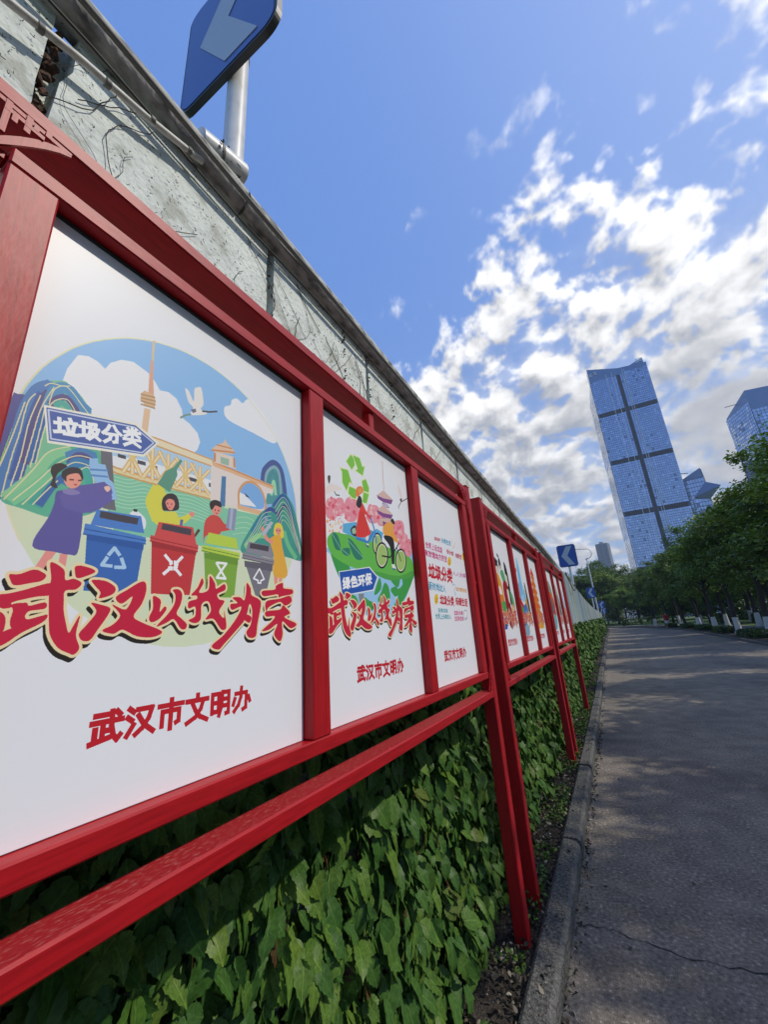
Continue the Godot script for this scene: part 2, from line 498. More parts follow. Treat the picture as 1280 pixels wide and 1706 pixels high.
func stroke(p: PackedVector2Array, width: float, c: Color, square := false) -> void:
	var h := width * sheet_k * 0.5
	for i in p.size() - 1:
		var d := p[i + 1] - p[i]
		if d.length() < 0.01: continue
		d = d.normalized()
		var s := d.orthogonal() * h
		var e := d * (h * (0.85 if square else 0.3))
		fill(PackedVector2Array([p[i] - e + s, p[i + 1] + e + s, p[i + 1] + e - s, p[i] - e - s]), c)
		if not square and h > 2.0 and i > 0:
			var dot := PackedVector2Array()
			for k in 8: dot.append(p[i] + Vector2.from_angle(TAU * k / 8.0) * h)
			fill(dot, c)

func draw_art(art: Array, faded := 0.05) -> void:
	for a in art:
		var c := col(a[1]).lerp(Color(0.95, 0.95, 0.97), faded)   # sun-bleached ink
		var p := to_points(a[3])
		match a[0]:
			"f": fill(p, c)
			"c": fill(smooth(p, true), c)
			"s": stroke(p, a[2], c)
			"t": stroke(smooth(p, false), a[2], c)

# lays characters side by side in a four-cornered field (TL, TR, BR, BL)
func draw_text(line: Array) -> void:
	var s: String = line[0]
	var q := to_points(line[3])
	var n := s.length()
	var cell := (q[0].distance_to(q[1]) / n + q[0].distance_to(q[3])) * 0.5 / sheet_k
	for i in n:
		for st in GLYPHS.get(s[i], []):
			var p := PackedVector2Array()
			for k in range(0, st.size(), 2):
				var u: float = (i + 0.04 + 0.92 * st[k] / 100.0) / n
				var v: float = st[k + 1] / 100.0
				p.append(q[0].lerp(q[1], u).lerp(q[3].lerp(q[2], u), v))
			stroke(p, cell * line[2] * 1.22 / 100.0, col(line[1]), true)

func draw_slogan(shift := Vector2.ZERO) -> void:
	var polys := []
	for g in SLOGAN:
		var p := to_points(g)
		for i in p.size(): p[i] += shift * sheet_k
		polys.append(smooth(p, true))
	for p in polys:
		var off := PackedVector2Array()
		for v in p: off.append(v + Vector2(-6, 12) * sheet_k)
		fill(off, col("2b2620"))
		off.append(off[0])
		stroke(off, 7.0, col("2b2620"))
	for p in polys:
		var ring: PackedVector2Array = p.duplicate()
		ring.append(p[0])
		stroke(ring, 13.0, col("f7e2b4"))
	for p in polys: fill(p, col("cf2846"))

func begin_sheet(w: int) -> void:
	sheet_img = Image.create(w, int(w * 1.476), false, Image.FORMAT_RGB8)
	sheet_k = w / 1000.0
	sheet_img.fill(col("f1f2f7"))

func end_sheet(called: String) -> StandardMaterial3D:
	sheet_img.generate_mipmaps()
	var m := mat(called, Color.WHITE, 0.40)
	m.albedo_texture = ImageTexture.create_from_image(sheet_img)
	m.metallic_specular = 0.4
	return m

func blob(cx: float, cy: float, rx: float, ry: float, c: String, n := 18) -> void:
	var p := PackedVector2Array()
	for k in n: p.append(Vector2(cx + rx * cos(TAU * k / n), cy + ry * sin(TAU * k / n)) * sheet_k)
	fill(p, col(c))
func patch(c: String, a: Array, soft := false) -> void:
	fill(smooth(to_points(a), true) if soft else to_points(a), col(c))
func footer() -> void:
	draw_text(["武汉市文明办", "c62430", 13.5, [265, 1257, 745, 1257, 745, 1332, 265, 1330]])

func print_posters() -> Array:
	var out := []
	begin_sheet(1200)
	draw_art(ART_BINS, 0.09)
	draw_text(TEXT_BINS[0])
	draw_slogan()
	footer()
	out.append(end_sheet("poster_bins"))
	begin_sheet(1000)
	draw_art(ART_GLOBE)
	draw_text(TEXT_GLOBE[0])
	draw_slogan(Vector2(10, 0))
	footer()
	out.append(end_sheet("poster_globe"))
	begin_sheet(1000)
	draw_art(ART_WORDS)
	for t in TEXT_WORDS.slice(0, TEXT_WORDS.size() - 1): draw_text(t)
	footer()
	out.append(end_sheet("poster_words"))
	# board two: performers with a drum, a city skyline, an orange pagoda
	begin_sheet(500)
	patch("2a2a2c", [60,205,170,230,175,255,65,235]); patch("2a2a2c", [170,330,330,370,330,395,170,360])
	patch("2a2a2c", [330,270,420,290,430,330,345,310]); patch("2a2a2c", [180,380,300,390,310,520,190,500], true)
	patch("f0dccb", [200,450,300,450,290,560,210,560], true); patch("eaa33c", [90,560,250,530,360,620,400,760,380,1000,120,1000,60,800], true)
	patch("f6e9e0", [120,690,300,680,330,780,140,790], true); patch("e08a34", [130,800,380,790,420,1050,160,1060], true)
	blob(420, 400, 55, 80, "252326"); patch("f2ddcd", [400,420,450,420,450,520,400,510], true)
	patch("62b07a", [380,500,560,470,640,700,600,900,480,640], true); patch("58a860", [250,860,420,840,440,930,280,960], true)
	patch("1f1d20", [640,360,740,380,800,560,790,860,700,820,650,620], true); patch("f6dfd0", [650,500,720,520,720,640,660,620], true)
	patch("a4242c", [430,640,640,600,690,820,660,1000,470,960], true); patch("f3e4d8", [600,700,690,690,700,820,630,840], true)
	patch("5cae74", [760,700,900,760,930,960,840,980], true)
	blob(590, 1000, 150, 150, "94222a"); blob(590, 1000, 105, 108, "b23a32"); blob(830, 960, 110, 110, "d8a878"); blob(830, 960, 78, 78, "e9c69a")
	patch("2f66b8", [40,1000,330,990,420,1060,330,1150,50,1150])
	draw_slogan(); footer(); out.append(end_sheet("poster_drum"))
	begin_sheet(500)
	patch("a8dcf6", [330,300,430,160,520,230,560,520,640,600,640,760,330,760], true); patch("7cc0ec", [380,330,450,230,500,340,520,700,380,700])
	patch("f2c8c0", [180,330,260,330,270,700,190,700]); patch("d83a34", [170,380,290,330,300,380,190,420]); patch("e8d4d0", [200,420,240,420,250,720,200,720])
	patch("6fa4dc", [270,560,340,520,340,780,280,790]); patch("88c4e8", [560,640,700,600,720,900,580,900])
	patch("c8282c", [160,700,330,790,480,850,640,800,640,850,480,910,300,860,150,770], true)
	patch("242428", [720,520,790,540,860,760,880,1000,780,980,740,760], true); patch("f2d8c8", [680,580,730,590,730,680,680,670], true)
	patch("e8a83c", [620,780,720,740,760,900,660,940], true); patch("3f7fd0", [420,880,640,820,700,980,460,1020], true)
	patch("48a45a", [200,860,380,880,400,960,220,960], true); patch("c83a34", [220,960,420,950,520,1040,260,1080], true); patch("e6cf52", [620,960,780,960,800,1050,640,1060], true)
	patch("2f66b8", [180,1040,400,1010,470,1080,400,1170,190,1170]); patch("8fb4c8", [250,1150,520,1100,560,1230,300,1260], true)
	draw_slogan(); footer(); out.append(end_sheet("poster_city"))
	begin_sheet(500)
	for k in 6:
		var y := 300.0 + k * 118.0
		var w := 170.0 + k * 42.0
		patch("e2742c", [500-w,y+70,500-w*0.7,y+10,500+w*0.7,y+10,500+w,y+70,500+w*0.8,y+84,500-w*0.8,y+84]); patch("f0a24c", [500-w*0.66,y+84,500+w*0.66,y+84,500+w*0.66,y+128,500-w*0.66,y+128])
		for j in 5: patch("b4421e", [500-w*0.6+j*w*0.26,y+88,500-w*0.6+j*w*0.26+w*0.09,y+88,500-w*0.6+j*w*0.26+w*0.09,y+128,500-w*0.6+j*w*0.26,y+128])
	patch("d8452c", [330,310,500,180,670,310]); patch("f0b040", [200,1010,800,1010,860,1180,140,1180]); patch("3a5aa8", [100,900,240,890,250,1060,110,1070], true)
	draw_slogan(); footer(); out.append(end_sheet("poster_pagoda"))
	# board three
	for kind in 3:
		begin_sheet(400)
		var pal: Array = [["8fa890", "d8622e", "c8402c", "8fb9b4", "3f7a86"], ["b9c2b4", "8a98a0", "46505c", "b8c4d4", "c9a890"], ["b4d2ea", "a8c8e4", "e0562c", "4a6a60", "d8b49c"]][kind]
		patch(pal[0], [150,330,420,250,700,330,800,560,200,560], true); patch(pal[1], [100,560,500,480,900,600,880,800,140,780], true)
		patch(pal[2], [160,760,450,700,860,780,840,1000,200,960], true); patch(pal[3], [200,940,800,940,820,1120,220,1100], true); patch(pal[4], [420,640,600,620,640,900,440,900], true)
		if kind > 0: draw_slogan()
		else: patch("78b8c4", [260,1020,760,1000,720,1200,300,1220], true)
		footer(); out.append(end_sheet(["poster_harvest", "poster_street", "poster_sky"][kind]))
	return out

# ---------------------------------------------------------------- the notice boards
const W_POSTER := 0.81
const W_BAR := 0.085
const Y_TOPRAIL := 2.979   # top of the upper rail
const Y_OPEN0 := 1.601     # lower edge of the poster openings
const Y_OPEN1 := 2.799

# local frame of a board: x out of the board's face, y up, -z along the board
func bracket_mesh(w: float, h: float) -> ArrayMesh:
	# pierced scroll bracket: an edge bar on both straight sides, an arched lower bar and a key fret between them
	var st := new_st()
	var t := Vector3(0.006, 0, 0)
	var U := Vector3(0, 0, -1)
	var V := Vector3(0, -1, 0)
	var arch := PackedVector2Array()
	var inner := PackedVector2Array()
	for i in 9:
		var s := i / 8.0
		var c := Vector2(w * s, h * pow(1.0 - s, 1.7))
		arch.append(c + Vector2(0.0, 0.03 * (0.35 + 0.65 * sin(PI * s))))
		inner.append(c + Vector2(0.0, 0.004))
	inner.reverse()
	var bow := arch.duplicate()
	bow.append_array(inner)
	add_prism(st, bow, Vector3.ZERO, U, V, t)
	var bars := [[0, 0, w, 0.010], [0, 0, 0.010, h]]
	for k in 4:
		var u := w * (0.1 + 0.2 * k)
		var d := h * pow(1.0 - (u + 0.012) / w, 1.7)
		bars.append([u, 0.0, 0.010, maxf(d, 0.012)])
		if k < 3:
			bars.append([u, d * (0.45 if k % 2 == 0 else 0.2), w * 0.2, 0.010])
			bars.append([u + w * 0.08, d * 0.2, 0.009, d * 0.3])
	for r in bars:
		add_prism(st, PackedVector2Array([Vector2(r[0], r[1]), Vector2(r[0] + r[2], r[1]), Vector2(r[0] + r[2], r[1] + r[3]), Vector2(r[0], r[1] + r[3])]), Vector3(0.0004 * bars.find(r), 0, 0), U, V, t)
	return st.commit()

func poster_mesh(w: float, h: float) -> ArrayMesh:
	var st := new_st()
	# print laid on a thin sheet; a hint of a bow so that it is not a perfect mirror plane
	var nx := 6
	var ny := 8
	for i in nx:
		for j in ny:
			for c in [[0, 0], [1, 0], [1, 1], [0, 0], [1, 1], [0, 1]]:
				var u: float = float(i + c[0]) / nx
				var v: float = float(j + c[1]) / ny
				st.set_uv(Vector2(u, v))
				st.set_normal(Vector3(1, 0, 0))
				st.add_vertex(Vector3(0.0015 * sin(PI * u) * sin(PI * v * 2.0), h * (1.0 - v), -w * u))
	st.index()
	st.generate_normals()
	return st.commit()

func bar(called: String, parent: Node, x0: float, x1: float, y0: float, y1: float, f0: float, f1: float, m := "red", b := 0.004) -> MeshInstance3D:
	return obj(called, bevel_box(Vector3(x1 - x0, y1 - y0, f1 - f0), b), M[m], parent, Vector3((x0 + x1) * 0.5, (y0 + y1) * 0.5, -(f0 + f1) * 0.5))

func notice_board(at: Vector3, turn: float, label: String, posters: Array, notes: Array, foot: Array) -> void:
	var o := base("notice_board", at, label, "notice board", "red notice boards along the wall", turn)
	var F0 := 0.155                     # where the inner frame begins
	var F1 := F0 + 4 * W_BAR + 3 * W_POSTER
	var L := F1 + F0
	for k in 2:
		var f := 0.0 if k == 0 else L - 0.08
		var p := bar("post", o, -0.085, 0.0, foot[k] - 0.12, 2.996, f, f + 0.08, "red", 0.006)
		bar("post_cap", p, -0.0445, 0.0445, 1.0, 1.006, -0.042, 0.042, "red", 0.002).position = Vector3(0, (2.996 - foot[k] + 0.12) * 0.5 + 0.003, 0)
	bar("top_rail", o, -0.155, -0.0015, Y_TOPRAIL - 0.041, Y_TOPRAIL, 0.078, L - 0.078, "red_rail")
	var shelf := bar("lower_rail", o, -0.092, -0.001, 1.430, 1.474, 0.078, L - 0.078, "red_rail", 0.005)
	bar("rail_top_face", shelf, -0.040, 0.040, 0.0, 0.001, 0.0, L - 0.164, "red_worn", 0.0).position = Vector3(0, 0.0225, 0)
	# inner frame: two long rails, four uprights butted between them
	bar("frame_rail", o, -0.052, -0.002, Y_OPEN1, Y_OPEN1 + 0.042, F0, F1, "red_rail")
	bar("frame_rail", o, -0.052, -0.002, Y_OPEN0 - 0.042, Y_OPEN0, F0, F1, "red_rail")
	for k in 4:
		var f := F0 + k * (W_BAR + W_POSTER)
		bar("frame_upright", o, -0.052, -0.0025, Y_OPEN0 + 0.0005, Y_OPEN1 - 0.0005, f, f + W_BAR)
	bar("strut", o, -0.06, -0.015, Y_OPEN1 + 0.042, Y_TOPRAIL - 0.041, L * 0.5 - 0.02, L * 0.5 + 0.022)
	for f in [[0.08, F0], [F1, L - 0.08]]:
		bar("side_link", o, -0.055, -0.018, 2.20, 2.228, f[0] + 0.0005, f[1] - 0.0005)
		bar("side_link", o, -0.055, -0.018, Y_OPEN0 - 0.03, Y_OPEN0 - 0.005, f[0] + 0.0005, f[1] - 0.0005)
		bar("side_link", o, -0.055, -0.018, Y_OPEN1 + 0.008, Y_OPEN1 + 0.033, f[0] + 0.0005, f[1] - 0.0005)
	var tb := bracket_mesh(0.16, 0.19)
	var lb := bracket_mesh(0.10, 0.17)
	for k in 4:
		var b := obj("corner_bracket", tb if k < 2 else lb, M.red, o)
		var far := k % 2 == 1
		b.position = Vector3(-0.008, Y_TOPRAIL - 0.042 if k < 2 else 1.4752, -(L - 0.081) if far else -0.081)
		b.scale = Vector3(1, 1.0 if k < 2 else -1.0, -1.0 if far else 1.0)
	# backing sheet and posters, recessed behind the frame's face
	for k in 3:
		var f := F0 + W_BAR + k * (W_BAR + W_POSTER)
		bar("backing_sheet", o, -0.050, -0.046, Y_OPEN0 - 0.004, Y_OPEN1 + 0.004, f - 0.004, f + W_POSTER + 0.004, "poster_edge", 0.0)
		var ps := obj("poster", poster_mesh(W_POSTER - 0.006, Y_OPEN1 - Y_OPEN0 - 0.004), posters[k], o, Vector3(-0.042, Y_OPEN0 + 0.002, -f - 0.003))
		ps.set_meta("label", notes[k])
		bar("gasket", ps, 0.001, 0.007, 0.0, 0.006, 0.002, W_POSTER - 0.008, "gasket", 0.0).position = Vector3(0.003, Y_OPEN1 - Y_OPEN0 - 0.009, -(W_POSTER - 0.006) * 0.5)

# ---------------------------------------------------------------- ground
func strip(xa: Callable, xb: Callable, f0: float, f1: float, lift: float, step := 1.0, cols := 1) -> ArrayMesh:
	var st := new_st()
	var n := int(ceil((f1 - f0) / step))
	for i in n:
		var fa := lerpf(f0, f1, float(i) / n)
		var fb := lerpf(f0, f1, float(i + 1) / n)
		for k in cols:
			var u := float(k) / cols
			var v := float(k + 1) / cols
			quad(st, P(lerpf(xa.call(fa), xb.call(fa), u), gy(fa) + lift, fa), P(lerpf(xa.call(fa), xb.call(fa), v), gy(fa) + lift, fa), P(lerpf(xa.call(fb), xb.call(fb), v), gy(fb) + lift, fb), P(lerpf(xa.call(fb), xb.call(fb), u), gy(fb) + lift, fb), Vector3.UP)
	return st.commit()

func build_ground() -> void:
	var st := new_st()
	# terrain to the horizon, following the lane's gentle rise
	for i in 24:
		var edges := [-600.0, -200.0, -60.0, -20.0, 0.0, 20.0, 40.0, 60.0, 80.0, 95.0, 110.0, 150.0, 220.0, 320.0, 450.0, 600.0, 800.0, 1000.0, 1300.0, 1700.0, 2200.0, 2800.0, 3400.0, 4000.0, 5000.0]
		var fa: float = edges[i]
		var fb: float = edges[i + 1]
		for k in 6:
			var xs := [-3000.0, -600.0, -100.0, 0.0, 100.0, 600.0, 3000.0]
			quad(st, P(xs[k], gy(fa) - 0.03, fa), P(xs[k + 1], gy(fa) - 0.03, fa), P(xs[k + 1], gy(fb) - 0.03, fb), P(xs[k], gy(fb) - 0.03, fb), Vector3.UP)
	structure("ground", st.commit(), M.grass)
	var road := structure("road", strip(kerb_x, right_x, -6.0, 90.0, 0.0, 1.0, 1), M.road)
	# slab joints and cracks in the lane
	rng.seed = 91
	for c in [[[-0.66, 3.42], [-0.45, 3.44], [-0.1, 3.36], [0.35, 3.40], [0.8, 3.30], [1.5, 3.24], [2.6, 3.2], [4.0, 3.12], [5.85, 3.1]], [[2.4, 6.0], [2.5, 12.0], [2.35, 18.0], [2.5, 26.0], [2.2, 36.0], [1.6, 48.0]], [[-0.7, 9.4], [1.2, 9.2], [3.4, 9.25], [5.8, 9.1]], [[-0.9, 15.6], [2.0, 15.3], [5.8, 15.4]], [[-1.0, 22.0], [2.4, 21.8], [5.7, 21.9]]]:
		var pts := []
		var wd := []
		for i in c.size() - 1:
			for k in 8:
				var t := k / 8.0
				var f: float = lerpf(c[i][1], c[i + 1][1], t) + rng.randf_range(-0.02, 0.02)
				pts.append(P(lerpf(c[i][0], c[i + 1][0], t) + rng.randf_range(-0.012, 0.012), gy(f) + 0.004, f))
				wd.append(rng.randf_range(0.0012, 0.0048))
		obj("crack", ribbon(pts, wd), M.crack, road)
	# planting bed between kerb and wall
	var bed := new_st()
	var nz := noise(1.7, 4, 93)
	var step := 0.08
	var f := -1.6
	while f < 14.0:
		for k in 8:
			var q := []
			for c in [[0, 0], [1, 0], [1, 1], [0, 1]]:
				var ff: float = f + step * c[1]
				var u: float = (k + c[0]) / 8.0
				var x := lerpf(wall_x(ff) + 0.01, kerb_x(ff) - 0.15, u)
				q.append(P(x, gy(ff) + 0.058 + 0.045 * (1.0 - u) + 0.022 * nz.get_noise_2d(x * 4.0, ff * 4.0), ff))
			tri(bed, q[0], q[1], q[2], Vector3.UP)
			tri(bed, q[0], q[2], q[3], Vector3.UP)
		f += step
	bed.index()
	bed.generate_normals()
	structure("planting_bed", bed.commit(), M.soil)
	structure("planting_bed_far", strip(func(ff: float) -> float: return wall_x(ff) + 0.01, func(ff: float) -> float: return kerb_x(ff) - 0.15, 14.0, 86.0, 0.085, 2.0), M.soil)
	# kerbs: stones butted end to end
	for side in 2:
		var k := Node3D.new()
		k.name = "kerb" if side == 0 else "kerb_far_side"
		k.set_meta("kind", "structure")
		add_child(k, true)
		var s := -1.62 if side == 0 else 14.0
		rng.seed = 95 + side
		while s < 84.0:
			var len_ := 0.98 if side == 0 else 1.98
			if s > 30.0: len_ = 3.96
			var xa := kerb_x(s) if side == 0 else right_x(s)
			var xb := kerb_x(s + len_) if side == 0 else right_x(s + len_)
			var a := P(xa, gy(s), s)
			var b := P(xb, gy(s + len_), s + len_)
			var sz := Vector3(0.15, 0.24, a.distance_to(b) - 0.008)
			var o := obj("kerb_stone", kerb_stone_mesh(sz, rng.randi_range(0, 2)), M.kerb, k)
			var mid := (a + b) * 0.5
			o.look_at_from_position(mid + Vector3(-0.075 if side == 0 else 0.075, 0.005 + rng.randf_range(-0.006, 0.006), 0), b + (mid - (a + b) * 0.5) + Vector3(-0.075 if side == 0 else 0.075, 0.005, 0))
			o.rotate_object_local(Vector3.FORWARD, rng.randf_range(-0.03, 0.03))
			s += a.distance_to(b) * 0.999 if s > 30.0 else len_
	# beyond the far kerb
	structure("verge", strip(right_edge.bind(0.16), right_edge.bind(3.0), -6.0, 86.0, 0.09, 2.0), M.soil)
	structure("footpath", strip(right_edge.bind(3.0), right_edge.bind(5.4), -6.0, 86.0, 0.06, 2.0), M.path)
	structure("lawn", strip(right_edge.bind(5.4), right_edge.bind(40.0), -6.0, 110.0, 0.05, 4.0), M.grass)

func right_edge(f: float, d: float) -> float:
	return right_x(f) + d

func kerb_stone_mesh(sz: Vector3, kind: int) -> ArrayMesh:
	var key := "kerb %.3f %d" % [sz.z, kind]
	if BOXES.has(key): return BOXES[key]
	# a stone with a worn, wavy top arris
	var nz := noise(6.0, 3, 101 + kind)
	var st := new_st()
	var n := clampi(int(sz.z / 0.06), 6, 24)
	var prof := func(i: int) -> Array:
		var z := lerpf(-sz.z * 0.5, sz.z * 0.5, float(i) / n)
		var w := 0.010 * nz.get_noise_2d(z * 3.0, 0.0)
		var chip := maxf(0.0, nz.get_noise_2d(z * 2.0, 9.0) - 0.25) * 0.04
		return [Vector3(sz.x * 0.5, -0.12, z), Vector3(sz.x * 0.5 + w * 0.3 - chip, 0.095 - chip, z), Vector3(sz.x * 0.5 - 0.024 - chip, 0.12 + w * 0.4 - chip * 0.6, z), Vector3(-sz.x * 0.5 + 0.02, 0.12 + w * 0.5, z), Vector3(-sz.x * 0.5, 0.10, z), Vector3(-sz.x * 0.5, -0.12, z)]
	for i in n:
		var a: Array = prof.call(i)
		var b: Array = prof.call(i + 1)
		for k in 5:
			quad(st, a[k], a[k + 1], b[k + 1], b[k], Vector3(a[k].y - a[k + 1].y, a[k + 1].x - a[k].x, 0).normalized() * -1.0)
	for i in [0, n]:
		var a: Array = prof.call(i)
		for k in range(1, 5): tri(st, a[0], a[k], a[k + 1], Vector3(0, 0, -1.0 if i == 0 else 1.0))
	var m := st.commit()
	BOXES[key] = m
	return m

# ---------------------------------------------------------------- wall and fence
func build_wall() -> void:
	var w := base("concrete_wall", P(wall_x(4.0), 0.0, 4.0), "whitewashed concrete slab wall with cracked joints behind the red boards", "wall")
	var inv := w.position
	var joint := 0.225
	rng.seed = 111
	for k in range(-3, 13):
		var f0 := joint + k
		var f1 := f0 + 1.0
		var g0 := 0.021
		var g1 := 0.021
		if k == 0: g0 = 0.02
		if k == -1: g1 = 0.022
		var ragged := k == 0 or k == -1
		var top := (wall_top(f0) + wall_top(f1)) * 0.5 - 0.12
		var outline := PackedVector2Array()
		# left edge upwards, right edge downwards, a little uneven everywhere, broken at the wide joint
		var n := 40
		for i in n + 1:
			var y := lerpf(0.0, top, float(i) / n)
			var j := rng.randf_range(-0.004, 0.004)
			if ragged and k == 0: j = rng.randf_range(-0.006, 0.014) + (0.02 if y > top - 0.25 else 0.0)
			outline.append(Vector2(g0 + j, y))
		for i in n + 1:
			var y := lerpf(top, 0.0, float(i) / n)
			var j := rng.randf_range(-0.004, 0.004)
			if ragged and k == -1: j = rng.randf_range(-0.006, 0.012)
			outline.append(Vector2(f1 - f0 - g1 - j, y))
		var a := P(wall_x(f0), 0, f0) - inv
		var b := P(wall_x(f1), 0, f1) - inv
		var along := (b - a).normalized()
		var outn := Vector3(-along.z, 0, along.x)
		if outn.x < 0.0: outn = -outn
		var st := new_st()
		add_prism(st, outline, a - outn * (0.10 - rng.randf_range(-0.005, 0.005)), along, Vector3.UP, outn * 0.10)
		obj("concrete_slab", st.commit(), M.wall, w)
	# the wall's core seen in the joints
	var core := new_st()
	for k in range(-3, 13):
		var f0 := joint + k
		var top := wall_top(f0) - 0.09
		add_box(core, Transform3D(Basis.IDENTITY, P(wall_x(f0) - 0.207, top * 0.5, f0) - inv), Vector3(0.20, top, 0.7))
	obj("wall_core", core.commit(), M.wall, w)
	# rubble and rusty bars in the broken joint
	var rb := new_st()
	for i in 170:
		var y := rng.randf_range(2.6, 4.0)
		var s := rng.randf_range(0.008, 0.026)
		add_box(rb, Transform3D(Basis.from_euler(Vector3(rng.randf() * 3, rng.randf() * 3, rng.randf() * 3)), P(wall_x(joint) - rng.randf_range(0.01, 0.06), y, joint + rng.randf_range(-0.035, 0.008)) - inv), Vector3(s, s * 1.4, s), s * 0.2)
	meta(obj("joint_rubble", rb.commit(), M.rubble, w), "", "", "", "stuff")
	# coping and lines along the top
	var cp := base("wall_coping", P(wall_x(4.0), wall_top(4.0), 4.0), "rounded grey coping streaked with black algae on top of the concrete wall", "coping")
	rng.seed = 113
	var f := -3.0
	while f < 13.0:
		var pts := []
		for i in 4:
			var ff := f + i * (1.985 / 3.0)
			pts.append(P(wall_x(ff) + 0.005, wall_top(ff) - 0.088 + rng.randf_range(-0.002, 0.002), ff) - cp.position)
		obj("coping_length", tube(pts, 0.08, 16), M.coping, cp)
		f += 2.0
	line("conduit", "grey electrical conduit clipped under the wall coping", "conduit", [[-1.4, 0.10, -0.24], [0.2, 0.102, -0.15], [1.2, 0.10, -0.155], [3.0, 0.095, -0.16], [6.0, 0.09, -0.165], [9.0, 0.085, -0.17], [12.8, 0.08, -0.17]], 0.013, "cable_grey")
	line("black_cable", "thin black cable sagging under the wall coping", "cable", [[-1.4, 0.03, -0.19], [0.3, 0.03, -0.19], [1.0, 0.025, -0.21], [2.2, 0.03, -0.185], [4.0, 0.03, -0.2], [7.0, 0.03, -0.19], [12.8, 0.03, -0.19]], 0.005, "cable")
	# white water pipe rising along the wall to the first sign's bracket
	var e := 0.057
	var pts2 := [P(wall_x(0) + e, 3.80, -0.25), P(wall_x(0) + e, 3.775, 0.08), P(wall_x(0.3) + e, 3.85, 0.28), P(wall_x(0.5) + e, 3.905, 0.50), P(wall_x(0.7) + 0.06, 3.985, 0.74)]
	var pipe := base("water_pipe", pts2[0], "slim white plastic pipe with clips slanting across the wall top", "pipe")
	var loc := []
	for p in pts2: loc.append(p - pts2[0])
	obj("pipe_length", tube(loc, 0.0135, 10), M.pipe, pipe)
	for t in [0.13, 0.42, 0.66, 0.9]:
		var c: Vector3 = pts2[1].lerp(pts2[4], t) - pts2[0]
		var d: Vector3 = (pts2[4] - pts2[1]).normalized()
		obj("pipe_clip", tube([c - d * 0.008, c + d * 0.008], 0.0165, 10), M.cable_grey, pipe)
	# corrugated fence
	var fence := base("corrugated_fence", P(wall_x(13.0), 0, 13.0), "pale corrugated metal fence above the ivy along the bend", "fence")
	f = 13.02
	while f < 80.0:
		var l := 0.9
		var a := P(wall_x(f), gy(f), f)
		var b := P(wall_x(f + l), gy(f + l), f + l)
		var along := (b - a).normalized()
		var up := wall_top(f + l * 0.5) - gy(f)
		var o := obj("fence_sheet", sheet_mesh(), M["sheet%d" % rng.randi_range(0, 3)], fence)
		o.transform = Transform3D(Basis(Vector3(-along.z, 0, along.x) * (1.0 if along.z < 0 else -1.0), Vector3.UP * up, along), a - fence.position)
		f += l
	var rail := []
	f = 13.0
	while f < 80.0:
		rail.append(P(wall_x(f) + 0.0, wall_top(f) + 0.012, f) - fence.position)
		f += 2.0
	obj("fence_rail", tube(rail, 0.035, 8), M.coping, fence)
	dead_vines()

func sheet_mesh() -> ArrayMesh:
	if BOXES.has("sheet"): return BOXES["sheet"]
	var st := new_st()
	var n := 24
	var pt := func(i: int) -> Vector3:
		var u := float(i) / n
		var s := fposmod(u * 4.0, 1.0)
		var d := clampf((s - 0.2) * 8.0, 0.0, 1.0) * clampf((0.75 - s) * 8.0, 0.0, 1.0)
		return Vector3(0.045 * d, 0, u * 0.896)
	for i in n:
		var a: Vector3 = pt.call(i)
		var b: Vector3 = pt.call(i + 1)
		var nn := Vector3(b.z - a.z, 0, -(b.x - a.x)).normalized()
		quad(st, a, b, b + Vector3.UP, a + Vector3.UP, nn)
	BOXES["sheet"] = st.commit()
	return BOXES["sheet"]

func line(called: String, label: String, category: String, way: Array, r: float, m: String) -> void:
	var pts := []
	for i in way.size() - 1:
		for k in 6:
			var t := k / 6.0
			var f: float = lerpf(way[i][0], way[i + 1][0], t)
			pts.append(P(wall_x(f) + lerpf(way[i][1], way[i + 1][1], t), wall_top(f) + lerpf(way[i][2], way[i + 1][2], t) + 0.006 * sin(f * 5.0), f))
	var o := obj(called, tube(pts, r, 8), M[m])
	meta(o, label, category)

func dead_vines() -> void:
	rng.seed = 121
	var st := new_st()
	for v in 46:
		var f := rng.randf_range(-0.3, 9.0) if v > 16 else rng.randf_range(0.0, 2.6)
		var y := wall_top(f) - rng.randf_range(0.14, 0.55)
		var pts := [P(wall_x(f) + 0.006, y, f)]
		var dx := rng.randf_range(-0.5, 0.5)
		for i in rng.randi_range(6, 20):
			dx = clampf(dx + rng.randf_range(-0.6, 0.6), -1.2, 1.2)
			var s := rng.randf_range(0.02, 0.05)
			f += dx * s
			y -= s
			pts.append(P(wall_x(f) + 0.006 + rng.randf_range(0.0, 0.006), y, f))
		add_tube(st, pts, rng.randf_range(0.0008, 0.0021), 5, false)
	# rootlet pads left stuck to the plaster
	for v in 1500:
		var f := rng.randf_range(-0.4, 10.0) if v > 700 else rng.randf_range(-0.2, 3.0)
		var c := P(wall_x(f) + 0.0065, wall_top(f) - rng.randf_range(0.15, 1.1), f)
		for k in rng.randi_range(1, 3):
			var a := rng.randf() * TAU
			var l := rng.randf_range(0.003, 0.011)
			add_tube(st, [c, c + Vector3(0.002, sin(a) * l, cos(a) * l)], 0.0012, 3, false)
	# curled dead leaves hanging along one joint
	for k in [1.22, 2.24, 1.9, 2.6]:
		for i in 26:
			var f: float = k + rng.randf_range(-0.015, 0.02)
			var c := P(wall_x(f) + 0.012, wall_top(f) - 0.16 - i * 0.021 + rng.randf_range(-0.01, 0.01), f)
			if rng.randf() < 0.55: add_box(st, Transform3D(Basis.from_euler(Vector3(rng.randf() * 3, rng.randf() * 3, rng.randf() * 3)), c), Vector3(0.014, 0.003, 0.011))
	var o := obj("dead_vines", st.commit(), M.vine)
	meta(o, "dry vine tendrils and rootlets clinging to the upper concrete wall", "vines", "", "stuff")

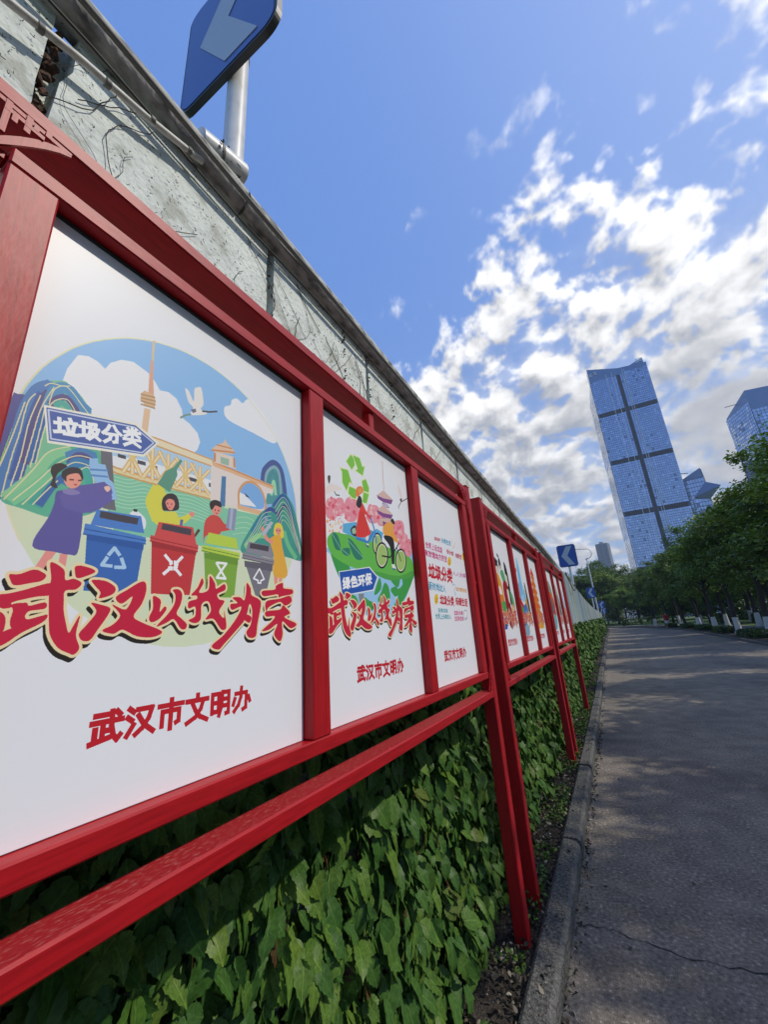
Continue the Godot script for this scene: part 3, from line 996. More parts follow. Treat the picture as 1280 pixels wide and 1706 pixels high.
# ---------------------------------------------------------------- ivy
# three leaflets on one stalk
func leaf_trio() -> ArrayMesh:
	var st := new_st()
	var one := leaf_mesh(0)
	for k in [[0.0, 1.0], [1.05, 0.82], [-1.05, 0.82]]:
		st.append_from(one, 0, Transform3D(Basis(Vector3.RIGHT, k[0]).scaled(Vector3.ONE * k[1]), Vector3(0.0 if k[0] == 0.0 else -0.03, -0.05, 0)))
	return st.commit()

func leaf_mesh(kind: int) -> ArrayMesh:
	var half: Array = [
		[[0.0, 0.0], [0.12, -0.02], [0.27, 0.06], [0.38, 0.19], [0.35, 0.23], [0.44, 0.36], [0.39, 0.40], [0.42, 0.53], [0.35, 0.57], [0.33, 0.69], [0.25, 0.72], [0.19, 0.85], [0.12, 0.87], [0.0, 1.0]],
		[[0.0, 0.0], [0.16, -0.07], [0.36, -0.01], [0.5, 0.13], [0.47, 0.19], [0.60, 0.34], [0.48, 0.37], [0.36, 0.44], [0.34, 0.52], [0.38, 0.63], [0.28, 0.68], [0.22, 0.81], [0.14, 0.85], [0.0, 1.0]],
		[[0.0, 0.0], [0.08, 0.03], [0.17, 0.12], [0.25, 0.25], [0.23, 0.29], [0.29, 0.41], [0.25, 0.46], [0.27, 0.57], [0.21, 0.62], [0.2, 0.74], [0.14, 0.78], [0.1, 0.89], [0.06, 0.91], [0.0, 1.0]],
	][kind]
	var st := new_st()
	var pt := func(x: float, y: float) -> Vector3:
		# hangs down from its stalk: tip at -y, blade arching outwards (+x), sides lifting
		return Vector3(0.10 * sin(y * 2.6) - 0.22 * y * y + 0.16 * absf(x) + 0.03 * sin(y * 19.0) * absf(x), -y, x)
	for s in [-1.0, 1.0]:
		for i in half.size() - 1:
			var a: Array = half[i]
			var b: Array = half[i + 1]
			var q := [[0.0, clampf(a[1], 0.0, 1.0)], [a[0] * s, a[1]], [b[0] * s, b[1]], [0.0, clampf(b[1], 0.0, 1.0)]]
			for t in [[0, 1, 2], [0, 2, 3]]:
				var va: Vector3 = pt.call(q[t[0]][0], q[t[0]][1])
				var vb: Vector3 = pt.call(q[t[1]][0], q[t[1]][1])
				var vc: Vector3 = pt.call(q[t[2]][0], q[t[2]][1])
				if (vb - va).cross(vc - va).length() < 1e-6: continue
				var order: Array = t if (vb - va).cross(vc - va).x < 0.0 else [t[0], t[2], t[1]]
				for k in order:
					st.set_color(Color.WHITE)
					st.set_uv(Vector2(q[k][0] * 0.8 + 0.5, clampf(q[k][1], 0.0, 1.0)))
					st.add_vertex(pt.call(q[k][0], q[k][1]))
	st.index()
	st.generate_normals()
	return st.commit()

func build_ivy() -> void:
	var o := base("ivy", P(wall_x(3.0) + 0.1, gy(3.0), 3.0), "dense green ivy hanging over the lower wall behind the red boards", "ivy")
	rng.seed = 131
	var nz := noise(0.9, 3, 133)
	var kinds := [leaf_mesh(0), leaf_mesh(1), leaf_mesh(2), leaf_trio()]
	var leaves := []
	var zones := [[-0.9, 2.0, 880.0, 1.0], [2.0, 5.0, 740.0, 1.0], [5.0, 10.0, 520.0, 1.05], [10.0, 16.0, 330.0, 1.15], [16.0, 28.0, 170.0, 1.5], [28.0, 50.0, 70.0, 2.1], [50.0, 80.0, 26.0, 3.0]]
	for z in zones:
		var high := 1.72
		var n := int((z[1] - z[0]) * high * z[2])
		for i in n:
			var f: float = rng.randf_range(z[0], z[1])
			var v := rng.randf()
			var top := 1.66 + 0.10 * nz.get_noise_2d(f * 2.0, 50.0)
			var y := 0.10 + v * (top - 0.10)
			# thickness of the mat: full at half height, thin at the very top, spreading at the foot
			var thick := 0.17 + 0.05 * nz.get_noise_2d(f * 3.0, y * 3.0)
			thick *= smoothstep(0.0, 0.12, 1.0 - v) * 0.75 + 0.25
			if v < 0.22: thick *= 1.0 + (0.22 - v) * 2.0
			var depth := pow(rng.randf(), 0.45)
			var p := P(wall_x(f) + 0.015 + thick * depth, gy(f) + y + 0.06, f)
			var size: float = rng.randf_range(0.058, 0.122) * z[3]
			if rng.randf() < 0.18: size *= 0.55
			var k := 0
			var r := rng.randf()
			if r < 0.26: k = 0
			elif r < 0.38: k = 1
			elif r < 0.58: k = 2
			else: k = 3
			if k == 3: size *= 0.86
			var bas := Basis(Vector3.UP, rng.randfn(0.0, 0.55)) * Basis(Vector3.BACK, rng.randfn(0.30, 0.34)) * Basis(Vector3.RIGHT, rng.randfn(0.0, 0.50))
			bas = bas.scaled_local(Vector3(size, size * rng.randf_range(1.0, 1.35), size * rng.randf_range(0.70, 0.96)))
			var px := Vector3(p.x, p.y - EYE, p.z).length()
			leaves.append([Transform3D(bas, p - o.position), k, px / size + (100.0 if depth < 0.55 or f < 0.25 or y > 1.35 else 0.0), rng.randf()])
	leaves.sort_custom(func(a: Array, b: Array) -> bool: return a[2] < b[2])
	var singles := 300
	for i in mini(singles, leaves.size()):
		var l: Array = leaves[i]
		var m := obj("leaf", kinds[l[1]], M["leaf%d" % int(l[3] * 4.99)], o)
		m.transform = l[0]
	for k in 4:
		var rest := []
		for i in range(singles, leaves.size()):
			if leaves[i][1] == k: rest.append(leaves[i])
		var mm := MultiMesh.new()
		mm.transform_format = MultiMesh.TRANSFORM_3D
		mm.use_colors = true
		mm.mesh = kinds[k]
		mm.instance_count = rest.size()
		for i in rest.size():
			mm.set_instance_transform(i, rest[i][0])
			var t: float = rest[i][3]
			var c := Color(0.080, 0.205, 0.038).lerp(Color(0.190, 0.345, 0.050), t * t)
			if t > 0.97: c = Color(0.16, 0.24, 0.045)
			if t < 0.02: c = Color(0.14, 0.085, 0.035)
			mm.set_instance_color(i, c)
		var mi := MultiMeshInstance3D.new()
		mi.name = "foliage"
		mi.multimesh = mm
		mi.material_override = M.leaves
		mi.set_meta("kind", "stuff")
		o.add_child(mi, true)
	# woody stems
	var st := new_st()
	for i in 40:
		var f := rng.randf_range(-0.4, 9.0)
		var pts := []
		var y := gy(f) + 0.08
		while y < gy(f) + 1.55:
			pts.append(P(wall_x(f) + 0.03 + rng.randf_range(0.0, 0.05), y, f) - o.position)
			y += 0.09
			f += rng.randf_range(-0.03, 0.03)
		add_tube(st, pts, rng.randf_range(0.004, 0.009), 5, false)
	meta(obj("stems", st.commit(), M.vine, o), "", "", "", "stuff")

func build_litter() -> void:
	# dead leaves, chips and seedlings caught in the bed and gutter
	rng.seed = 141
	var lm := leaf_mesh(2)
	var mm := MultiMesh.new()
	mm.transform_format = MultiMesh.TRANSFORM_3D
	mm.use_colors = true
	mm.mesh = lm
	mm.instance_count = 6000
	for i in mm.instance_count:
		var f := rng.randf_range(0.4, 9.0) if i < 4800 else rng.randf_range(9.0, 16.0)
		var u := rng.randf()
		var x := lerpf(wall_x(f) + 0.2, kerb_x(f) - 0.15, u)
		var y := gy(f) + 0.098 + 0.03 * (1.0 - u)
		if i % 9 == 0:
			x = kerb_x(f) + absf(rng.randfn(0.0, 0.03)) + 0.006
			y = gy(f) + 0.012
		elif i % 31 == 0:
			x = kerb_x(f) - rng.randf_range(0.02, 0.14)
			y = gy(f) + 0.13
		var s := rng.randf_range(0.012, 0.04)
		mm.set_instance_transform(i, Transform3D(Basis.from_euler(Vector3(rng.randf() * TAU, rng.randf() * TAU, PI / 2 + rng.randfn(0, 0.5))).scaled_local(Vector3(s, s, s)), P(x, y, f)))
		var t := rng.randf()
		var c := Color(0.035, 0.027, 0.02)
		if t > 0.55: c = Color(0.11, 0.075, 0.045)
		if t > 0.8: c = Color(0.26, 0.22, 0.16)
		if t > 0.95: c = Color(0.40, 0.36, 0.28)
		mm.set_instance_color(i, c)
	var mi := MultiMeshInstance3D.new()
	mi.name = "leaf_litter"
	mi.multimesh = mm
	mi.material_override = M.dry_leaf
	add_child(mi, true)
	meta(mi, "brown leaf litter lying in the bed and gutter along the kerb", "leaf litter", "", "stuff")
	# low weeds at the foot of the ivy
	var wm := MultiMesh.new()
	wm.transform_format = MultiMesh.TRANSFORM_3D
	wm.use_colors = true
	wm.mesh = lm
	wm.instance_count = 5200
	for i in wm.instance_count:
		var f := rng.randf_range(0.5, 12.0)
		f = f if sin(f * 4.1) + 0.7 * sin(f * 9.7) > -0.3 else f + 6.0
		var x := kerb_x(f) - 0.15 - absf(rng.randfn(0.0, 0.13)) - 0.02
		var s := rng.randf_range(0.012, 0.042)
		wm.set_instance_transform(i, Transform3D(Basis.from_euler(Vector3(rng.randfn(0, 0.6), rng.randf() * TAU, 1.2 + rng.randfn(0, 0.6))).scaled_local(Vector3(s, s, s)), P(x, gy(f) + 0.10 + rng.randf() * 0.06, f)))
		wm.set_instance_color(i, Color(0.07, 0.17, 0.03).lerp(Color(0.17, 0.30, 0.05), rng.randf()))
	var wi := MultiMeshInstance3D.new()
	wi.name = "weeds"
	wi.multimesh = wm
	wi.material_override = M.leaves
	add_child(wi, true)
	meta(wi, "small green weeds creeping over the soil behind the kerb", "weeds", "", "stuff")
	# single leaves lying on the lane
	var spots := [[-0.52, 3.9, 0.05, "pale curled leaf lying on the lane beside the kerb joint"], [-0.36, 3.3, 0.04, "brown leaf lying near the crack where it meets the kerb"], [0.62, 4.2, 0.055, "green leaf lying alone out on the lane"], [-0.42, 6.2, 0.045, "light leaf lying in the gutter before the second board"], [0.2, 6.9, 0.05, "small pale leaf on the lane beside another pale leaf"], [0.32, 6.6, 0.04, "tiny pale leaf on the lane, the smaller of two"], [0.05, 4.15, 0.035, "dark brown leaf scrap on the lane near the green leaf"], [-0.5, 2.55, 0.05, "brown curled leaf in the gutter nearest the first post"]]
	for s in spots:
		var o := obj("fallen_leaf", lm, M.leaf2 if s[3].begins_with("green") else M.vine if s[3].contains("brown") else M.pale_leaf)
		o.transform = Transform3D(Basis.from_euler(Vector3(0.2, rng.randf() * TAU, PI / 2 - 0.2)).scaled_local(Vector3.ONE * s[2]), P(s[0], gy(s[1]) + 0.012, s[1]))
		meta(o, s[3], "leaf", "leaves fallen on the lane")

# ---------------------------------------------------------------- chevron signs
func rounded(w: float, h: float, r: float, n := 6) -> PackedVector2Array:
	var p := PackedVector2Array()
	for c in [[1, 1, 0], [-1, 1, 90], [-1, -1, 180], [1, -1, 270]]:
		for i in n + 1:
			var a := deg_to_rad(c[2] + 90.0 * i / n)
			p.append(Vector2(c[0] * (w * 0.5 - r), c[1] * (h * 0.5 - r)) + Vector2(cos(a), sin(a)) * r)
	return p

func chevron_sign(at: Vector3, foot_y: float, turn: float, lean: float, label: String, k := 1.0, lift := 0.05) -> Node3D:
	# faces +z (towards the lens); the pole stands behind the plate
	var o := base("chevron_sign", at, label, "road sign", "blue chevron signs along the wall top", turn)
	var w := 0.76 * k
	var h := 0.98 * k
	var pl := Node3D.new()
	pl.name = "sign_plate"
	o.add_child(pl, true)
	pl.position = Vector3(0, h * 0.5 + lift, 0.075)
	pl.rotation.x = lean
	var st := new_st()
	add_prism(st, rounded(w, h, 0.10 * k, 8), Vector3(0, 0, -0.02), Vector3.RIGHT, Vector3.UP, Vector3(0, 0, 0.034))
	obj("rim", st.commit(), M.sign_rim, pl)
	st = new_st()
	add_prism(st, rounded(w - 0.036 * k, h - 0.036 * k, 0.085 * k, 8), Vector3(0, 0, 0.0145), Vector3.RIGHT, Vector3.UP, Vector3(0, 0, 0.003))
	obj("blue_face", st.commit(), M.sign_blue, pl)
	st = new_st()
	var a := w * 0.5
	var b := h * 0.5
	add_prism(st, PackedVector2Array([Vector2(-0.62 * a, 0), Vector2(0.02 * a, 0.84 * b), Vector2(0.66 * a, 0.84 * b), Vector2(0.02 * a, 0), Vector2(0.66 * a, -0.84 * b), Vector2(0.02 * a, -0.84 * b)]), Vector3(0, 0, 0.0178), Vector3.RIGHT, Vector3.UP, Vector3(0, 0, 0.003))
	obj("chevron", st.commit(), M.sign_white, pl)
	obj("pole", tube([Vector3(0, foot_y, 0), Vector3(0, h * 0.75, 0)], 0.052 * k, 18), M.pole_white, o)
	for y in [h * 0.22, h * 0.7]:
		obj("clamp", tube([Vector3(0, y - 0.02, 0), Vector3(0, y + 0.02, 0)], 0.057 * k, 18), M.steel, o)
		obj("clamp_bolt", tube([Vector3(0.05, y, -0.01), Vector3(0.10 * k, y, -0.012)], 0.008, 6), M.steel, o)
	return o

func build_signs() -> void:
	# the first stands over the wall on an elbowed stub
	var f := 0.90
	var s := chevron_sign(P(-1.225, 4.86, f), -0.71, 0.0, 0.0, "blue chevron sign on an elbowed white pole above the nearest board", 1.0, -0.09)
	var st := new_st()
	var e := Vector3(0.0, -0.65, 0.0)
	add_tube(st, [e + Vector3(0.0, -0.02, -0.055), e + Vector3(-0.005, -0.045, 0.04), e + Vector3(-0.02, -0.075, 0.17)], 0.058, 18)
	obj("elbow", st.commit(), M.pole_white, s)
	obj("elbow_band", tube([e + Vector3(-0.008, -0.052, 0.070), e + Vector3(-0.010, -0.055, 0.083)], 0.0605, 18), M.cable_grey, s)
	var rs := new_st()
	rng.seed = 151
	for i in 30:
		var an := rng.randf() * TAU
		add_box(rs, Transform3D(Basis.from_euler(Vector3(rng.randf() * 3, rng.randf() * 3, 0)), e + Vector3(-0.004, -0.045, rng.randf_range(-0.03, 0.12)) + Vector3(cos(an), sin(an), 0.0) * 0.0575), Vector3(0.010, 0.006, 0.003) * rng.randf_range(0.5, 1.4))
	obj("rust_spots", rs.commit(), M.vine, s)
	var cab := []
	for i in 14:
		var t := i / 13.0
		cab.append(Vector3(0.02 - 0.02 * sin(t * 3.0), -0.71 - 0.14 * t - 0.05 * sin(t * PI), -0.62 * t * t - 0.02))
	obj("supply_cable", tube(cab, 0.008, 6), M.cable_grey, s)
	chevron_sign(P(wall_x(19.4) + 0.06, 4.17, 19.4), -0.68, 0.03, 0.0, "blue chevron sign standing behind the third board's end", 1.0, 0.10)
	chevron_sign(P(-2.0, 4.02, 43.0), -0.9, -0.1, 0.0, "blue chevron sign in front of the tall lamp post", 0.98, 0.02)
	chevron_sign(P(-2.05, 3.52, 62.0), -0.8, -0.3, 0.0, "tilted blue chevron sign, the farther one past the lamp post", 1.0, 0.02).rotation.z = -0.28
	chevron_sign(P(-1.95, 2.95, 66.0), -0.6, -0.4, 0.0, "small blue chevron sign low behind the tilted sign", 0.8, 0.02).rotation.z = -0.2
	var c := base("sign_cable", P(wall_x(15.5) + 0.1, 3.5, 15.5), "black cable loop hanging on the fence below the second sign", "cable")
	var pts := []
	for i in 16:
		var t := i / 15.0
		pts.append(Vector3(0.03, 0.12 - 0.75 * sin(PI * t) * (0.4 + 0.6 * t) + 0.05 * t, -3.6 * t))
	obj("cable_run", tube(pts, 0.016, 6), M.cable, c)
	# lamp post on the far verge behind the fence
	var lf := 57.0
	var lp := base("street_lamp", P(-2.29, gy(lf), lf), "slender white street lamp with a curled gooseneck arm", "street lamp")
	var top := 1.877 + lf * 0.1355 - gy(lf)
	obj("lamp_pole", tube([Vector3.ZERO, Vector3(0.0, top * 0.5, 0), Vector3(-0.02, top, 0)], [0.11, 0.09, 0.065], 10), M.pole_white, lp)
	var arm := []
	for i in 13:
		var a := deg_to_rad(-100.0 + 200.0 * i / 12.0)
		arm.append(Vector3(0.12 + 0.55 * cos(a), top + 0.68 + 0.62 * sin(a), 0))
	arm.append(Vector3(-0.7, top + 1.40, 0))
	arm.append(Vector3(-1.7, top + 1.5, 0))
	obj("gooseneck", tube(arm, 0.035, 8), M.steel, lp)
	obj("lamp_collar", tube([Vector3(-0.16, top - 0.02, 0), Vector3(0.12, top + 0.08, 0)], 0.06, 8), M.steel, lp)

# ---------------------------------------------------------------- trees
func crown_mesh(seed_: int, r: Vector3, clumps: int, per: int, leaf: float, bright: float) -> ArrayMesh:
	rng.seed = seed_
	var verts := PackedVector3Array()
	var norms := PackedVector3Array()
	var cols := PackedColorArray()
	for c in clumps:
		# clumps sit mostly in the outer shell of an uneven crown
		var d := Vector3(rng.randfn(), rng.randfn() * 0.9 + 0.15, rng.randfn()).normalized()
		var q := pow(rng.randf(), 0.38)
		var lump := 0.82 + 0.30 * sin(d.x * 4.0 + seed_) * cos(d.z * 3.3 + seed_ * 2.0) + 0.12 * sin(d.y * 7.0)
		var centre := Vector3(d.x * r.x, d.y * r.y, d.z * r.z) * q * lump * 0.92
		var cr := rng.randf_range(0.30, 0.62) * minf(r.x, r.y) * 0.26
		var tone := rng.randf()
		for i in per:
			var o := Vector3(rng.randfn(), rng.randfn() * 0.55, rng.randfn()) * cr
			if o.length() > cr * 2.3: o *= 0.6
			var p := centre + o
			var up := (Vector3(rng.randfn() * 0.55, 1.0, rng.randfn() * 0.55) + d * 0.5).normalized()
			var side := up.cross(Vector3(rng.randfn(), 0.2, rng.randfn())).normalized()
			var along := side.cross(up)
			var l := leaf * rng.randf_range(0.7, 1.3)
			var droop := up * (-0.25 * l)
			var a := p - along * l * 0.5 + droop * 0.3
			var b := p + side * l * 0.30
			var e := p + along * l * 0.5 + droop
			var g := p - side * l * 0.30
			var t := clampf(tone * 0.6 + rng.randf() * 0.4, 0.0, 1.0)
			var cl := Color(0.048, 0.084, 0.014).lerp(Color(0.145, 0.196, 0.028), t * t) * bright
			var fn := (e - a).cross(b - a).normalized()
			for v in [a, b, e, a, e, g]:
				verts.append(v)
				norms.append(fn)
				cols.append(cl)
	var arr := []
	arr.resize(Mesh.ARRAY_MAX)
	arr[Mesh.ARRAY_VERTEX] = verts
	arr[Mesh.ARRAY_NORMAL] = norms
	arr[Mesh.ARRAY_COLOR] = cols
	var m := ArrayMesh.new()
	m.add_surface_from_arrays(Mesh.PRIMITIVE_TRIANGLES, arr)
	return m

func trunk_mesh(seed_: int, h: float, r: float) -> ArrayMesh:
	rng.seed = seed_
	var st := new_st()
	var pts := []
	var rad := []
	var x := 0.0
	var z := 0.0
	for i in 9:
		var t := i / 8.0
		pts.append(Vector3(x, h * t, z))
		rad.append(r * (1.15 - 0.55 * t) + (r * 0.5 if i == 0 else 0.0))
		x += rng.randf_range(-0.08, 0.08)
		z += rng.randf_range(-0.08, 0.08)
	add_tube(st, pts, rad, 10, false)
	for k in 7:
		var a := TAU * k / 7.0 + rng.randf_range(-0.3, 0.3)
		var s: Vector3 = pts[5 + k % 4]
		var d := Vector3(cos(a), rng.randf_range(0.6, 1.2), sin(a)).normalized()
		var l := rng.randf_range(1.6, 3.0)
		var lp := [s, s + d * l * 0.4 + Vector3(0, 0.1, 0), s + d * l * 0.75 + Vector3(0, 0.35, 0), s + d * l + Vector3(0, 0.8, 0)]
		add_tube(st, lp, [r * 0.5, r * 0.36, r * 0.22, r * 0.08], 7, false)
	return st.commit()

var CROWNS := []
var TRUNKS := []

func tree(called: String, at: Vector3, size: float, turn: float, kind: int, label: String, group: String, washed: bool) -> void:
	var o := base(called, at, label, "tree", group, turn)
	o.scale = Vector3.ONE * size
	obj("trunk", TRUNKS[kind % 3], M.bark, o)
	if washed:
		var wr: float = [0.15, 0.17, 0.16][kind % 3]
		obj("limewash", tube([Vector3(0, 0.0, 0), Vector3(0, 0.3, 0), Vector3(0, 1.15, 0)], [wr * 1.72, wr * 1.42, wr * 1.10], 12), M.limewash, o)
	var c := obj("crown", CROWNS[kind], M.crown, o, Vector3(0, 6.1, 0))
	c.rotation.y = turn * 2.7

func build_trees() -> void:
	CROWNS = [crown_mesh(201, Vector3(2.9, 3.7, 2.9), 125, 125, 0.20, 2.0), crown_mesh(202, Vector3(2.8, 3.9, 3.0), 125, 125, 0.20, 1.8), crown_mesh(203, Vector3(3.1, 3.5, 2.8), 125, 125, 0.20, 2.3), crown_mesh(204, Vector3(5.0, 4.6, 5.0), 170, 130, 0.29, 2.0), crown_mesh(205, Vector3(3.2, 2.9, 3.2), 120, 200, 0.20, 2.6)]
	TRUNKS = [trunk_mesh(211, 5.2, 0.15), trunk_mesh(212, 5.6, 0.17), trunk_mesh(213, 5.0, 0.16)]
	rng.seed = 221
	# street trees along the far side of the lane; the first four stand beside the lens, out of the picture, and shade the lane
	var row := [[7.8, -3.6, 1.01], [7.8, 1.2, 1.02], [7.8, 6.0, 1.01], [7.9, 10.8, 1.02], [8.3, 15.6, 1.0], [8.0, 20.6, 1.0], [7.6, 26.0, 0.98], [7.2, 31.4, 0.97], [6.8, 37.0, 0.94], [6.6, 43.5, 0.95], [6.4, 50.0, 0.9], [5.9, 56.0, 0.9], [4.9, 62.0, 0.86], [3.9, 68.0, 0.84]]
	var words := ["beside the lens", "next along from the lens", "third along", "fourth along"]
	for i in row.size():
		var r: Array = row[i]
		tree("street_tree", P(r[0], gy(r[1]) + 0.08, r[1]), r[2], rng.randf() * TAU, i % 3, "bushy green street tree with a limewashed trunk beside the far kerb", "street trees in the kerbside row", true)
	for r in [[11.4, 28.0, 0.98], [10.4, 34.0, 0.98], [9.4, 39.0, 0.95], [10.4, 48.0, 1.0], [9.2, 54.0, 1.0], [8.6, 58.0, 1.0], [8.3, 63.0, 1.02], [6.8, 70.0, 1.0], [12.5, 60.0, 1.1]]:
		tree("park_tree", P(r[0], gy(r[1]) + 0.06, r[1]), r[2], rng.randf() * TAU, (int(r[1]) + 1) % 3, "leafy tree with a limewashed trunk standing behind the kerbside row", "trees behind the kerbside row", true)
	for r in [[16.0, 48.0, 1.2, 3], [18.0, 62.0, 1.2, 3], [14.0, 76.0, 1.15, 3], [20.0, 80.0, 1.2, 3], [9.0, 88.0, 1.1, 3]]:
		tree("park_tree", P(r[0], gy(r[1]), r[1]), r[2], rng.randf() * TAU, r[3], "broad dark tree deep in the park beyond the footpath", "broad trees deep in the park", false)
	for r in [[-8.5, 100.0, 1.15, 3], [-4.2, 96.0, 1.24, 3], [-0.6, 104.0, 1.28, 3], [3.2, 100.0, 1.16, 3], [-12.5, 104.0, 1.0, 3]]:
		tree("broad_tree", P(r[0], gy(r[1]), r[1]), r[2], rng.randf() * TAU, r[3], "broad dark green tree closing the lane's end", "broad trees at the lane's end", false)
	for r in [[0.8, 86.0, 0.80, 4], [3.0, 90.0, 0.78, 4]]:
		tree("young_tree", P(r[0], gy(r[1]), r[1]), r[2], rng.randf() * TAU, r[3], "bright yellow-green young tree in front of the dark trees at the lane's end", "young trees at the lane's end", false)
	for r in [[-3.0, 118.0], [5.0, 112.0], [11.0, 104.0], [16.0, 96.0], [22.0, 100.0], [27.0, 88.0], [24.0, 72.0], [30.0, 104.0], [-9.0, 122.0], [-16.0, 118.0], [36.0, 92.0], [12.0, 118.0]]:
		tree("backdrop_tree", P(r[0], gy(r[1]) - 2.6, r[1]), 1.1 + 0.02 * fmod(r[1], 7.0), rng.randf() * TAU, 3, "low branching dark tree in the belt at the back of the park", "tree belt at the back of the park", false)
	# a sapling branch reaching over the skyline at the right
	hedges()

func hedge_mesh(seed_: int, s: Vector3, n: int, leaf: float) -> ArrayMesh:
	rng.seed = seed_
	var verts := PackedVector3Array()
	var norms := PackedVector3Array()
	var cols := PackedColorArray()
	for i in n:
		var p := Vector3(rng.randf_range(-1, 1), rng.randf_range(0, 1), rng.randf_range(-1, 1))
		var k := rng.randi_range(0, 3)
		if k == 0: p.x = -1.0 if rng.randf() < 0.5 else 1.0
		elif k == 1: p.z = -1.0 if rng.randf() < 0.5 else 1.0
		else: p.y = 1.0
		var round_ := 1.0 - 0.25 * pow(absf(p.x), 4.0) * p.y
		p = Vector3(p.x * s.x * 0.5 * round_, p.y * s.y * (1.0 - 0.2 * pow(absf(p.z), 6.0)), p.z * s.z * 0.5) + Vector3(rng.randfn(), rng.randfn(), rng.randfn()) * leaf * 0.5
		var up := Vector3(rng.randfn() * 0.7, 1.0, rng.randfn() * 0.7).normalized()
		var side := up.cross(Vector3(rng.randfn(), 0.2, rng.randfn())).normalized()
		var along := side.cross(up)
		var c := Color(0.03, 0.07, 0.014).lerp(Color(0.085, 0.15, 0.03), rng.randf())
		up = (along * 2.0).cross(side * 0.6 + along).normalized()
		for v in [p - along * leaf, p + side * leaf * 0.6, p + along * leaf, p - along * leaf, p + along * leaf, p - side * leaf * 0.6]:
			verts.append(v)
			norms.append(up)
			cols.append(c)
	var arr := []
	arr.resize(Mesh.ARRAY_MAX)
	arr[Mesh.ARRAY_VERTEX] = verts
	arr[Mesh.ARRAY_NORMAL] = norms
	arr[Mesh.ARRAY_COLOR] = cols
	var m := ArrayMesh.new()
	m.add_surface_from_arrays(Mesh.PRIMITIVE_TRIANGLES, arr)
	return m

func hedges() -> void:
	var h1 := hedge_mesh(231, Vector3(1.0, 0.42, 4.2), 2600, 0.06)
	var h2 := hedge_mesh(232, Vector3(1.4, 1.1, 7.0), 3400, 0.10)
	for f in [32.5, 40.2, 46.8, 53.0, 59.0]:
		var o := obj("low_hedge", h1, M.crown, null, P(right_x(f) + 1.1, gy(f) + 0.05, f))
		meta(o, "low clipped hedge block between the kerbside trunks", "hedge", "low hedge blocks under the street trees")
	for p in [[-9.0, 92.0], [-3.0, 88.0], [3.6, 80.0]]:
		var o := obj("hedge", h2, M.crown, null, P(p[0], gy(p[1]), p[1]))
		o.rotation.y = PI / 2
		meta(o, "clipped green hedge closing the far end of the lane", "hedge", "hedges at the lane's end")
	for p in [[12.0, 44.0], [13.0, 56.0], [11.0, 66.0], [15.0, 72.0]]:
		var o := obj("shrub", h2, M.crown, null, P(p[0], gy(p[1]), p[1]))
		meta(o, "rounded shrub mass on the lawn behind the trunks", "shrub", "shrubs on the park lawn")

# ---------------------------------------------------------------- towers
func polar(az: float, d: float) -> Vector3:
	return Vector3(sin(deg_to_rad(az)) * d, 0, -cos(deg_to_rad(az)) * d)

# panes of a curtain wall between two ground points, each pane a little out of true
func add_panes(st: SurfaceTool, a: Vector3, b: Vector3, y0: float, y1: float, cols: int, rows: int, seed_: int, skip: Callable, tint: Color, where: Vector3) -> void:
	rng.seed = seed_
	var along := (b - a).normalized()
	var n := along.cross(Vector3.UP).normalized()
	if n.dot(-(a + where)) < 0.0: n = -n
	var w := a.distance_to(b) / cols
	var h := (y1 - y0) / rows
	for i in cols:
		for j in rows:
			if skip.call(i, j): continue
			var o := a + along * (w * i) + Vector3.UP * (y0 + h * j)
			var t1 := rng.randfn() * 0.010
			var t2 := rng.randfn() * 0.014
			var c := tint * rng.randf_range(0.86, 1.08)
			if rng.randf() < 0.022: c = tint * 0.42
			elif rng.randf() < 0.05: c = tint * 1.25
			var nn := (n + along * t1 + Vector3.UP * t2).normalized()
			var u := along * (w * 0.90)
			var v := Vector3.UP * (h * 0.88)
			var p := [o, o + u, o + u + v, o + v]
			var turned: bool = u.cross(v).dot(n) > 0.0
			for k in ([0, 2, 1, 0, 3, 2] if turned else [0, 1, 2, 0, 2, 3]):
				st.set_normal(nn)
				st.set_color(c)
				var cu: float = 0.0 if k == 0 or k == 3 else w
				var cv: float = 0.0 if k < 2 else h
				st.add_vertex(p[k] + n * (0.25 - cu * t1 - cv * t2))

func slab(st: SurfaceTool, a: Vector3, b: Vector3, c: Vector3, d: Vector3, y0: float, ya: float, yb: float, yc: float, yd: float) -> void:
	var g := [a, b, c, d]
	var t := [ya, yb, yc, yd]
	var mid := (a + b + c + d) * 0.25
	for i in 4:
		var j := (i + 1) % 4
		var nn: Vector3 = (g[j] - g[i]).cross(Vector3.UP).normalized()
		if nn.dot(g[i] - mid) < 0.0: nn = -nn
		quad(st, g[i] + Vector3.UP * y0, g[j] + Vector3.UP * y0, g[j] + Vector3.UP * t[j], g[i] + Vector3.UP * t[i], nn)
	quad(st, a + Vector3.UP * ya, b + Vector3.UP * yb, c + Vector3.UP * yc, d + Vector3.UP * yd, Vector3.UP)

